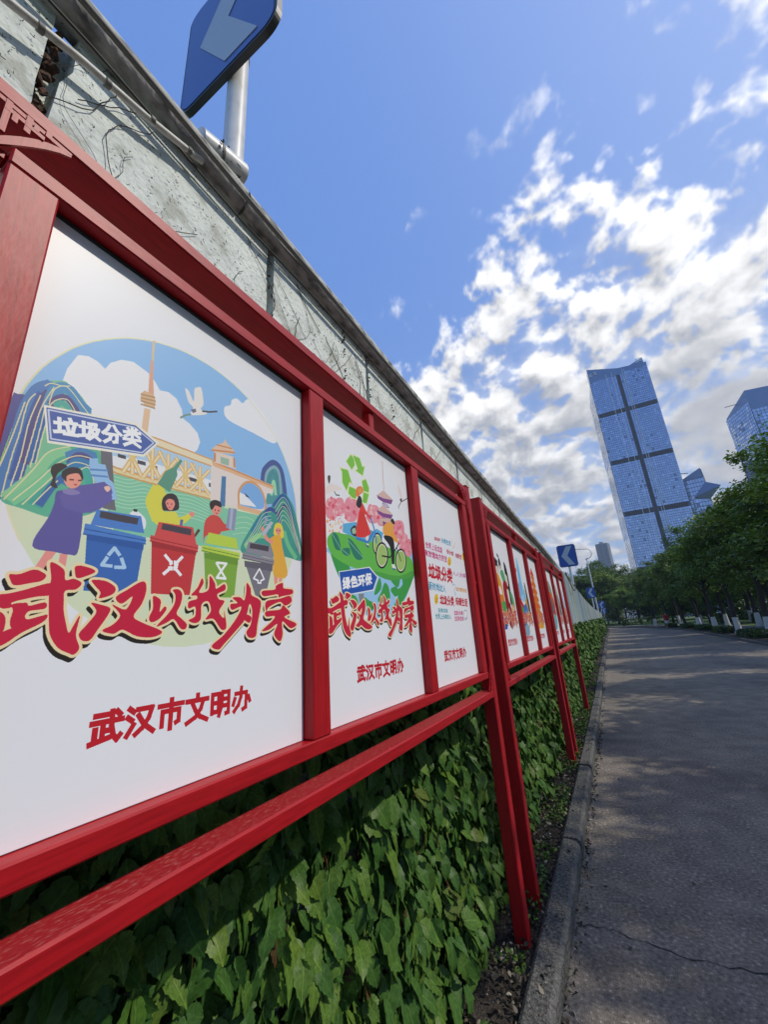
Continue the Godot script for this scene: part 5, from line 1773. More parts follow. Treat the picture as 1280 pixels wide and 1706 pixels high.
# poster print: shapes in sheet units (1000 across), kind, colour, width, points
var ART_BINS = [
	["f", "dfeac4", 0, [968,648,964,710,951,772,931,831,904,887,869,939,828,986,781,1027,729,1062,672,1090,613,1110,552,1122,489,1126,427,1122,366,1110,306,1090,250,1062,198,1027,151,986,110,939,75,887,48,831,27,772,15,710,11,648,15,585,27,524,48,465,75,409,110,357,151,310,198,268,250,234,306,206,366,186,427,174,489,169,552,174,613,186,672,206,729,234,781,268,828,310,869,357,904,409,931,465,951,524,964,585]],
	["f", "8ec2f4", 0, [11,648,15,585,27,524,48,465,75,409,110,357,151,310,198,268,250,234,306,206,366,186,427,174,489,169,552,174,613,186,672,206,729,234,781,268,828,310,869,357,904,409,931,465,951,524,964,585,968,648]],
	["f", "f7f7fa", 0, [97,435,114,382,137,371,160,373,180,384,191,357,217,330,249,317,293,327,318,345,335,366,363,357,391,366,412,394,419,424,444,432,475,452,487,480,479,512,466,529,379,565,301,583,231,587,132,555,93,473]],
	["c", "f7f7fa", 0, [577,299,600,280,605,256,629,238,655,244,673,219,696,207,749,228,810,279,845,319,826,345,789,348,712,347,610,348,580,338,573,317]],
	["s", "ece9bc", 4, [75,887,59,857,45,826,34,794,25,761,18,727,13,694,11,660,12,626,14,592,20,558,27,525,37,492,49,460,64,429,81,400,99,371,120,344,142,319,167,295,193,273,220,252,249,234,279,218,310,204,342,193,375,183,408,176,442,172,476,170,510,170,544,173,578,178,611,185,644,195,676,207,707,222,736,238,765,257,792,277,818,300,842,324,864,350,884,377,902,406,918,436,932,467,944,499,954,532,961,565,965,599,968,633,967,667,965,701,960,735,952,768,943,801,931,833,916,864,900,894]],
	["f", "e2c89a", 0, [295,209,303,203,306,280,300,284]],
	["f", "eaa987", 0, [297,281,305,276,311,339,319,393,302,400,299,346]],
	["f", "e6b98a", 0, [281,407,290,392,318,391,327,409,326,431,302,440,282,429]],
	["s", "b9936a", 5, [282,409,323,398]],
	["s", "b9936a", 5, [283,420,325,410]],
	["s", "b9936a", 5, [284,430,326,422]],
	["s", "b9936a", 5, [285,441,327,434]],
	["f", "efc79e", 0, [296,448,314,444,314,522,296,526]],
	["c", "7fc79b", 0, [-41,824,-18,757,2,692,9,654,19,576,32,538,54,511,64,491,97,472,110,479,135,492,157,516,168,533,231,587,203,629,218,768,116,819,31,798]],
	["t", "54559a", 38.44, [-13,811,6,767,16,696,21,616,28,561]],
	["t", "8fc878", 18.6, [21,801,23,725,29,649,37,564,49,532]],
	["t", "4f7fbf", 37.2, [33,798,35,727,39,654,42,585,54,529,74,503]],
	["t", "4661a8", 24.8, [46,754,50,663,55,586,62,532]],
	["t", "5b5288", 18.6, [54,710,59,611,60,555,71,520]],
	["t", "3c68ac", 17.36, [66,703,68,621,70,564]],
	["t", "4f92c4", 28.52, [77,560,81,518,92,495,111,491,132,513,155,528]],
	["t", "5b5288", 16.12, [79,548,91,526,106,515,122,526,133,539]],
	["t", "52b0a0", 13.64, [89,547,100,533,116,541]],
	["t", "efe3b0", 2.6, [-5,808,12,750,23,668,32,566]],
	["t", "efe3b0", 2.6, [29,799,31,706,35,646,37,567,47,536]],
	["t", "efe3b0", 2.6, [40,772,46,697,47,611,57,535]],
	["t", "efe3b0", 2.6, [53,755,58,653,63,568,79,500]],
	["t", "efe3b0", 2.6, [66,719,69,628,70,557]],
	["t", "efe3b0", 2.6, [74,706,76,638,78,603]],
	["t", "efe3b0", 2.6, [76,550,80,507,99,485,118,494,138,514,159,534]],
	["t", "efe3b0", 2.6, [75,562,87,533,110,519,130,541]],
	["t", "efe3b0", 2.6, [61,507,72,493,94,488,110,479]],
	["c", "5cb894", 0, [29,802,64,733,99,670,143,635,196,625,214,708,223,777,143,823,67,816]],
	["t", "8fd39a", 21.08, [37,797,74,736,102,676,134,649]],
	["t", "4f86bd", 27.28, [137,666,160,647,187,647]],
	["t", "5b5288", 16.12, [139,683,152,657,172,653,187,669]],
	["t", "3d7fb4", 24.8, [130,734,150,679,175,673,189,687]],
	["t", "49ab98", 27.28, [89,801,105,742,125,702]],
	["t", "7fcf9a", 22.32, [47,803,82,759,106,718]],
	["t", "3f69a8", 16.12, [96,800,114,749,133,719]],
	["t", "49b0a0", 24.8, [165,706,178,694,190,715,197,748]],
	["t", "efe3b0", 2.6, [34,804,70,727,94,669,135,638]],
	["t", "efe3b0", 2.6, [49,802,87,741,115,691,150,658,182,653]],
	["t", "efe3b0", 2.6, [66,807,96,754,121,710,149,676,184,674]],
	["t", "efe3b0", 2.6, [84,803,107,758,122,733]],
	["t", "efe3b0", 2.6, [163,692,179,679,195,706,203,747]],
	["f", "4f9aa0", 0, [762,524,764,479,820,422,866,426,890,465,910,565,910,588,762,627]],
	["t", "4a5a98", 22, [769,527,778,480,824,432,866,443,886,496,899,568]],
	["t", "8fb4c0", 12, [783,528,792,486,828,451,859,470,871,558]],
	["t", "4d8f98", 16, [797,530,821,476,848,497,852,564]],
	["t", "9fe0b0", 16, [816,574,829,514,841,567]],
	["f", "86cfa8", 0, [229,677,311,669,541,665,541,656,601,683,770,672,826,722,676,818,491,829,329,830,261,832,229,754]],
	["t", "b4e4c0", 2.6, [243,683,280,681,322,662,369,665,422,659,476,653,536,671]],
	["t", "b4e4c0", 2.6, [244,693,282,691,323,672,371,676,423,671,477,665,537,681]],
	["t", "b4e4c0", 2.6, [245,703,283,701,324,683,372,687,425,682,478,676,538,691]],
	["t", "b4e4c0", 2.6, [247,713,284,711,326,694,373,699,426,693,479,688,539,701]],
	["t", "b4e4c0", 2.6, [248,722,285,721,327,705,374,710,427,704,480,700,539,710]],
	["t", "b4e4c0", 2.6, [249,732,286,731,328,716,375,721,428,715,481,711,540,720]],
	["t", "b4e4c0", 2.6, [250,742,287,741,329,726,376,732,429,726,482,723,541,730]],
	["t", "b4e4c0", 2.6, [251,751,289,751,330,737,377,743,430,737,483,734,541,740]],
	["t", "b4e4c0", 2.6, [253,761,290,761,332,747,378,754,431,748,484,745,542,749]],
	["t", "b4e4c0", 2.6, [636,712,694,694,744,703]],
	["t", "b4e4c0", 2.6, [637,731,695,714,745,723]],
	["t", "b4e4c0", 2.6, [638,750,695,733,746,743]],
	["t", "b4e4c0", 2.6, [639,768,696,752,747,763]],
	["f", "b7d8f2", 0, [227,612,345,553,538,548,545,646,310,662,234,664]],
	["f", "f6f6f6", 0, [231,627,304,611,542,600,544,637,308,650,235,660]],
	["f", "4a4a50", 0, [243,616,264,615,265,625,244,626]],
	["f", "4a4a50", 0, [296,615,319,614,320,625,297,626]],
	["f", "4a4a50", 0, [331,616,354,615,355,626,332,627]],
	["f", "4a4a50", 0, [391,615,417,614,418,625,393,626]],
	["f", "4a4a50", 0, [458,614,486,613,487,625,459,626]],
	["f", "4a4a50", 0, [531,612,563,611,563,624,532,625]],
	["f", "f5e4bd", 0, [315,531,342,528,539,526,541,550,340,552,310,554]],
	["s", "e0a765", 5, [315,531,342,528,539,526]],
	["s", "e0a765", 5, [310,554,340,552,541,550]],
	["f", "f3dca8", 0, [236,657,309,658,545,646,546,666,311,673,238,672]],
	["s", "dba35e", 5, [236,657,309,658,545,646]],
	["s", "dba35e", 5, [238,672,311,673,546,666]],
	["s", "e9b96f", 13, [282,615,251,565]],
	["s", "e9b96f", 13, [282,615,263,663]],
	["s", "f8e6bb", 6, [282,615,251,565]],
	["s", "f8e6bb", 6, [282,615,263,663]],
	["s", "e9b96f", 13, [282,615,276,565]],
	["s", "e9b96f", 13, [282,615,287,662]],
	["s", "f8e6bb", 6, [282,615,276,565]],
	["s", "f8e6bb", 6, [282,615,287,662]],
	["s", "e9b96f", 13, [282,615,302,565]],
	["s", "e9b96f", 13, [282,615,313,661]],
	["s", "f8e6bb", 6, [282,615,302,565]],
	["s", "f8e6bb", 6, [282,615,313,661]],
	["f", "f0cf86", 0, [273,607,288,605,291,624,275,626]],
	["s", "e9b96f", 13, [339,615,306,565]],
	["s", "e9b96f", 13, [339,615,317,661]],
	["s", "f8e6bb", 6, [339,615,306,565]],
	["s", "f8e6bb", 6, [339,615,317,661]],
	["s", "e9b96f", 13, [339,615,334,566]],
	["s", "e9b96f", 13, [339,615,344,660]],
	["s", "f8e6bb", 6, [339,615,334,566]],
	["s", "f8e6bb", 6, [339,615,344,660]],
	["s", "e9b96f", 13, [339,615,362,566]],
	["s", "e9b96f", 13, [339,615,372,659]],
	["s", "f8e6bb", 6, [339,615,362,566]],
	["s", "f8e6bb", 6, [339,615,372,659]],
	["f", "f0cf86", 0, [330,606,347,604,349,624,332,626]],
	["s", "e9b96f", 13, [388,614,354,566]],
	["s", "e9b96f", 13, [388,614,364,659]],
	["s", "f8e6bb", 6, [388,614,354,566]],
	["s", "f8e6bb", 6, [388,614,364,659]],
	["s", "e9b96f", 13, [388,614,383,566]],
	["s", "e9b96f", 13, [388,614,392,658]],
	["s", "f8e6bb", 6, [388,614,383,566]],
	["s", "f8e6bb", 6, [388,614,392,658]],
	["s", "e9b96f", 13, [388,614,414,567]],
	["s", "e9b96f", 13, [388,614,422,657]],
	["s", "f8e6bb", 6, [388,614,414,567]],
	["s", "f8e6bb", 6, [388,614,422,657]],
	["f", "f0cf86", 0, [378,606,396,604,398,624,380,626]],
	["s", "e9b96f", 13, [445,613,409,567]],
	["s", "e9b96f", 13, [445,613,418,657]],
	["s", "f8e6bb", 6, [445,613,409,567]],
	["s", "f8e6bb", 6, [445,613,418,657]],
	["s", "e9b96f", 13, [445,613,441,567]],
	["s", "e9b96f", 13, [445,613,449,656]],
	["s", "f8e6bb", 6, [445,613,441,567]],
	["s", "f8e6bb", 6, [445,613,449,656]],
	["s", "e9b96f", 13, [445,613,474,567]],
	["s", "e9b96f", 13, [445,613,481,654]],
	["s", "f8e6bb", 6, [445,613,474,567]],
	["s", "f8e6bb", 6, [445,613,481,654]],
	["f", "f0cf86", 0, [434,604,454,601,456,622,436,624]],
	["s", "e9b96f", 13, [497,614,460,567]],
	["s", "e9b96f", 13, [497,614,467,655]],
	["s", "f8e6bb", 6, [497,614,460,567]],
	["s", "f8e6bb", 6, [497,614,467,655]],
	["s", "e9b96f", 13, [497,614,494,568]],
	["s", "e9b96f", 13, [497,614,500,654]],
	["s", "f8e6bb", 6, [497,614,494,568]],
	["s", "f8e6bb", 6, [497,614,500,654]],
	["s", "e9b96f", 13, [497,614,529,568]],
	["s", "e9b96f", 13, [497,614,535,652]],
	["s", "f8e6bb", 6, [497,614,529,568]],
	["s", "f8e6bb", 6, [497,614,535,652]],
	["f", "f0cf86", 0, [486,605,507,602,509,624,488,626]],
	["f", "f0e2da", 0, [535,540,826,537,827,565,795,574,776,670,541,670]],
	["f", "eeb98c", 0, [539,528,826,532,826,550,541,547]],
	["s", "d98f58", 5, [540,531,826,537]],
	["f", "efd9c8", 0, [545,491,623,482,640,525,545,533]],
	["f", "eec9a8", 0, [531,489,554,462,578,445,585,428,595,441,616,451,631,460,617,475,545,494]],
	["s", "d98f58", 6, [532,492,561,483,631,463]],
	["s", "d98f58", 5, [551,464,616,453]],
	["f", "9fbfa8", 0, [570,502,607,498,607,524,572,526]],
	["f", "d98f58", 0, [543,497,551,497,552,529,544,529]],
	["f", "d98f58", 0, [624,487,632,485,636,521,627,522]],
	["f", "4f7fae", 0, [580,572,598,568,601,669,600,678,580,678,580,674]],
	["c", "7fb4ec", 0, [663,653,662,602,688,566,726,558,760,574,782,611,766,646,656,659]],
	["f", "f7f7f7", 0, [659,653,660,608,684,611,729,635,742,644]],
	["f", "33333a", 0, [684,604,709,617,690,617]],
	["t", "e2a06a", 9, [657,658,659,654,658,603,688,562,729,553,765,572,789,620,786,647]],
	["f", "eeb98c", 0, [653,655,783,653,780,672,654,672]],
	["c", "f6efe8", 0, [417,314,431,316,451,344,450,298,461,284,476,280,488,334,480,359,504,363,489,377,450,397,443,393,451,369,432,354]],
	["f", "6e6e78", 0, [443,380,460,367,464,377,452,388]],
	["s", "4a4a52", 6, [486,364,514,353,544,336]],
	["s", "7a9a8a", 6, [445,396,427,408,410,426]],
	["c", "3f9a8c", 0, [676,818,726,717,769,656,817,623,883,549,930,571,955,611,987,708,1001,810,900,811,761,827]],
	["t", "3d4f94", 16, [777,675,810,635,854,647,869,692]],
	["t", "2f5f9c", 20, [831,619,883,561,922,596,947,676,979,772]],
	["t", "4b3f78", 10, [854,652,891,599,930,646,946,699]],
	["t", "2f7fa0", 20, [727,742,770,677,811,673]],
	["t", "6fc48c", 22, [892,710,915,760,962,807]],
	["t", "7fd08c", 20, [699,805,746,758,785,746]],
	["t", "d8e8b8", 2.4, [835,624,883,566,922,596,951,676,991,764]],
	["t", "d8e8b8", 2.4, [841,639,883,586,922,615,954,692,991,770]],
	["t", "d8e8b8", 2.4, [847,654,883,605,922,633,957,708,991,775]],
	["t", "d8e8b8", 2.4, [853,669,883,624,923,651,960,725,991,781]],
	["t", "d8e8b8", 2.4, [859,684,884,643,923,669,963,741,991,787]],
	["t", "d8e8b8", 2.4, [865,699,884,662,923,687,966,757,991,792]],
	["t", "d8e8b8", 2.4, [692,796,733,736,776,665,817,644]],
	["t", "d8e8b8", 2.4, [699,795,739,740,777,680,818,661]],
	["t", "d8e8b8", 2.4, [707,794,746,745,777,696,818,676]],
	["t", "d8e8b8", 2.4, [714,793,753,750,778,711,818,692]],
	["t", "d8e8b8", 2.4, [721,792,759,754,778,727,819,708]],
	["f", "6f6b74", 0, [200,619,228,616,254,759,259,775,227,776]],
	["f", "fbf6e4", 0, [66,556,279,506,351,540,312,600,88,648]],
	["f", "4a62ac", 0, [72,560,278,514,342,544,309,593,90,641]],
	["s", "cfd9f2", 4, [77,564,276,521,335,546,306,589,93,635,77,564]],
	["f", "9cc8f2", 0, [179,655,197,647,201,661,217,658,232,695,242,701,258,743,220,760,207,728,195,703,182,682]],
	["s", "5f8fc8", 5, [184,683,225,672]],
	["s", "5f8fc8", 5, [186,698,227,689]],
	["f", "5a86cc", 0, [224,737,238,726,244,744,222,756]],
	["f", "f4958c", 0, [126,898,145,901,126,946,110,942]],
	["f", "f4958c", 0, [152,905,168,902,167,937,153,929]],
	["c", "5e569e", 0, [133,754,167,742,175,779,181,781,187,830,187,897,171,904,142,902,98,894,117,826,123,792,123,763]],
	["t", "675fa6", 44, [174,752,199,741,226,727]],
	["t", "675fa6", 52, [152,771,189,770,224,737]],
	["c", "ffc9b4", 0, [222,720,233,713,238,720,231,730]],
	["c", "f7a08a", 0, [133,725,136,703,157,692,170,711,166,733,153,744,140,739]],
	["c", "3d3636", 0, [128,720,128,706,143,691,163,689,172,707,171,716,160,702,139,714,139,730,133,726]],
	["c", "3d3636", 0, [135,691,120,688,106,700,105,716,111,730,110,749,124,751,117,735,119,717,127,704]],
	["c", "8f80b8", 0, [135,753,148,746,165,746,171,751,156,760,139,760]],
	["s", "7a3a34", 4, [145,723,153,721]],
	["s", "7a3a34", 4, [163,720,170,717]],
	["f", "c83c3c", 0, [154,731,163,730,159,735]],
	["c", "f2f4f8", 0, [295,778,308,763,327,770,340,786,335,810]],
	["f", "333338", 0, [302,758,314,758,312,766,303,766]],
	["f", "3566b8", 0, [200,849,341,848,334,982,212,985]],
	["f", "2c56a4", 0, [200,849,341,848,342,868,203,863]],
	["f", "4b80d0", 0, [214,782,325,775,339,821,205,824]],
	["f", "4b80d0", 0, [193,823,345,831,346,850,192,850]],
	["s", "2c56a4", 4, [346,850,192,850]],
	["s", "2c56a4", 3, [193,837,346,840]],
	["f", "47404a", 0, [222,784,319,782,317,801,223,802]],
	["s", "b4d8f8", 9, [256,893,268,873,283,890]],
	["s", "b4d8f8", 9, [288,897,299,920,275,922]],
	["s", "b4d8f8", 9, [268,920,244,920,254,899]],
	["t", "e6e04e", 46, [367,688,356,720,358,735,375,767]],
	["c", "e6e04e", 0, [367,765,389,747,425,739,438,753,465,736,477,744,450,773,434,782,369,788]],
	["f", "5f9a80", 0, [423,566,431,570,415,605,419,621,400,683,360,668,380,621,404,600]],
	["c", "3d3236", 0, [384,741,379,714,391,692,412,684,428,696,434,724,421,736,396,742]],
	["c", "f59484", 0, [390,717,399,704,414,704,420,717,412,736,400,735]],
	["c", "f59484", 0, [469,733,480,724,489,732,479,743]],
	["f", "5a6ea8", 0, [442,758,452,757,450,778,441,779]],
	["f", "5a4238", 0, [505,774,513,779,498,803,491,800]],
	["f", "cc3236", 0, [362,838,505,835,494,981,376,983]],
	["f", "a82a30", 0, [362,838,505,835,505,858,365,855]],
	["f", "dc4a4a", 0, [376,780,487,774,504,829,368,825]],
	["f", "dc4a4a", 0, [358,822,510,826,509,848,357,839]],
	["s", "a82a30", 4, [509,848,357,839]],
	["s", "a82a30", 3, [357,830,510,837]],
	["f", "47404a", 0, [388,782,482,781,482,801,386,800]],
	["s", "ffffff", 9, [405,872,427,892]],
	["s", "ffffff", 9, [460,870,439,895]],
	["s", "ffffff", 9, [406,927,428,905]],
	["s", "ffffff", 9, [460,925,437,904]],
	["s", "ffffff", 7, [422,897,428,894,427,887]],
	["s", "ffffff", 7, [437,885,438,896,448,895]],
	["s", "ffffff", 7, [419,907,429,905,429,913]],
	["s", "ffffff", 7, [438,912,437,903,447,902]],
	["c", "d84a44", 0, [531,738,553,718,581,719,604,738,634,736,632,752,592,768,585,778,535,792,528,819,525,768]],
	["c", "f59484", 0, [549,700,558,682,581,680,586,695,573,715,557,714]],
	["c", "3a3030", 0, [546,701,540,680,557,665,581,666,586,684,563,683,554,697]],
	["f", "8e98b8", 0, [616,678,652,674,646,755,610,750]],
	["f", "b4bcd0", 0, [625,677,637,676,632,753,622,752]],
	["f", "7fae3a", 0, [532,846,668,846,658,981,549,982]],
	["f", "6a9a30", 0, [532,846,668,846,667,872,535,864]],
	["f", "c2dc4a", 0, [544,779,656,779,665,815,534,816]],
	["f", "c2dc4a", 0, [525,823,674,828,671,850,523,842]],
	["s", "6a9a30", 4, [671,850,523,842]],
	["s", "6a9a30", 3, [524,832,673,839]],
	["s", "ffffff", 8, [581,873,620,871,585,921,620,921,580,873]],
	["f", "f59484", 0, [838,886,861,887,858,929,844,930]],
	["f", "f59484", 0, [866,886,884,887,879,920,865,926]],
	["c", "f0d64a", 0, [833,721,843,687,873,681,888,710,884,738,841,735]],
	["c", "f0b03c", 0, [826,743,870,730,883,776,912,883,838,889,836,814,816,766]],
	["s", "f59484", 16, [774,717,796,754,827,766]],
	["c", "f59484", 0, [842,714,858,700,875,707,862,731]],
	["f", "b8c0d0", 0, [815,683,832,684,789,745,769,744]],
	["f", "9aa4c0", 0, [787,673,804,672,788,709,781,705]],
	["f", "77747f", 0, [695,852,832,849,795,983,754,976]],
	["f", "5f5c68", 0, [695,852,832,849,830,876,698,873]],
	["f", "8d8a96", 0, [710,781,822,780,836,829,699,819]],
	["f", "8d8a96", 0, [687,822,840,830,835,850,685,844]],
	["s", "5f5c68", 4, [835,850,685,844]],
	["s", "5f5c68", 3, [686,833,838,840]],
	["f", "47404a", 0, [719,785,810,782,808,803,716,804]],
	["s", "ffffff", 6, [766,872,790,908,774,915,774,924,761,924,761,915,740,910,766,872]],
	["f", "4a2a24", 0, [395,717,398,716,399,721,396,722]],
	["f", "4a2a24", 0, [408,715,411,715,411,720,408,721]],
	["f", "c83c3c", 0, [400,729,407,728,404,732]],
	["f", "4a2a24", 0, [561,697,565,696,565,701,561,702]],
	["f", "4a2a24", 0, [573,696,578,695,578,700,574,701]],
	["s", "c83c3c", 3, [566,709,574,708]],
	["f", "4a2a24", 0, [849,711,854,710,854,715,850,716]],
	["f", "4a2a24", 0, [863,708,868,707,868,713,863,714]],
]
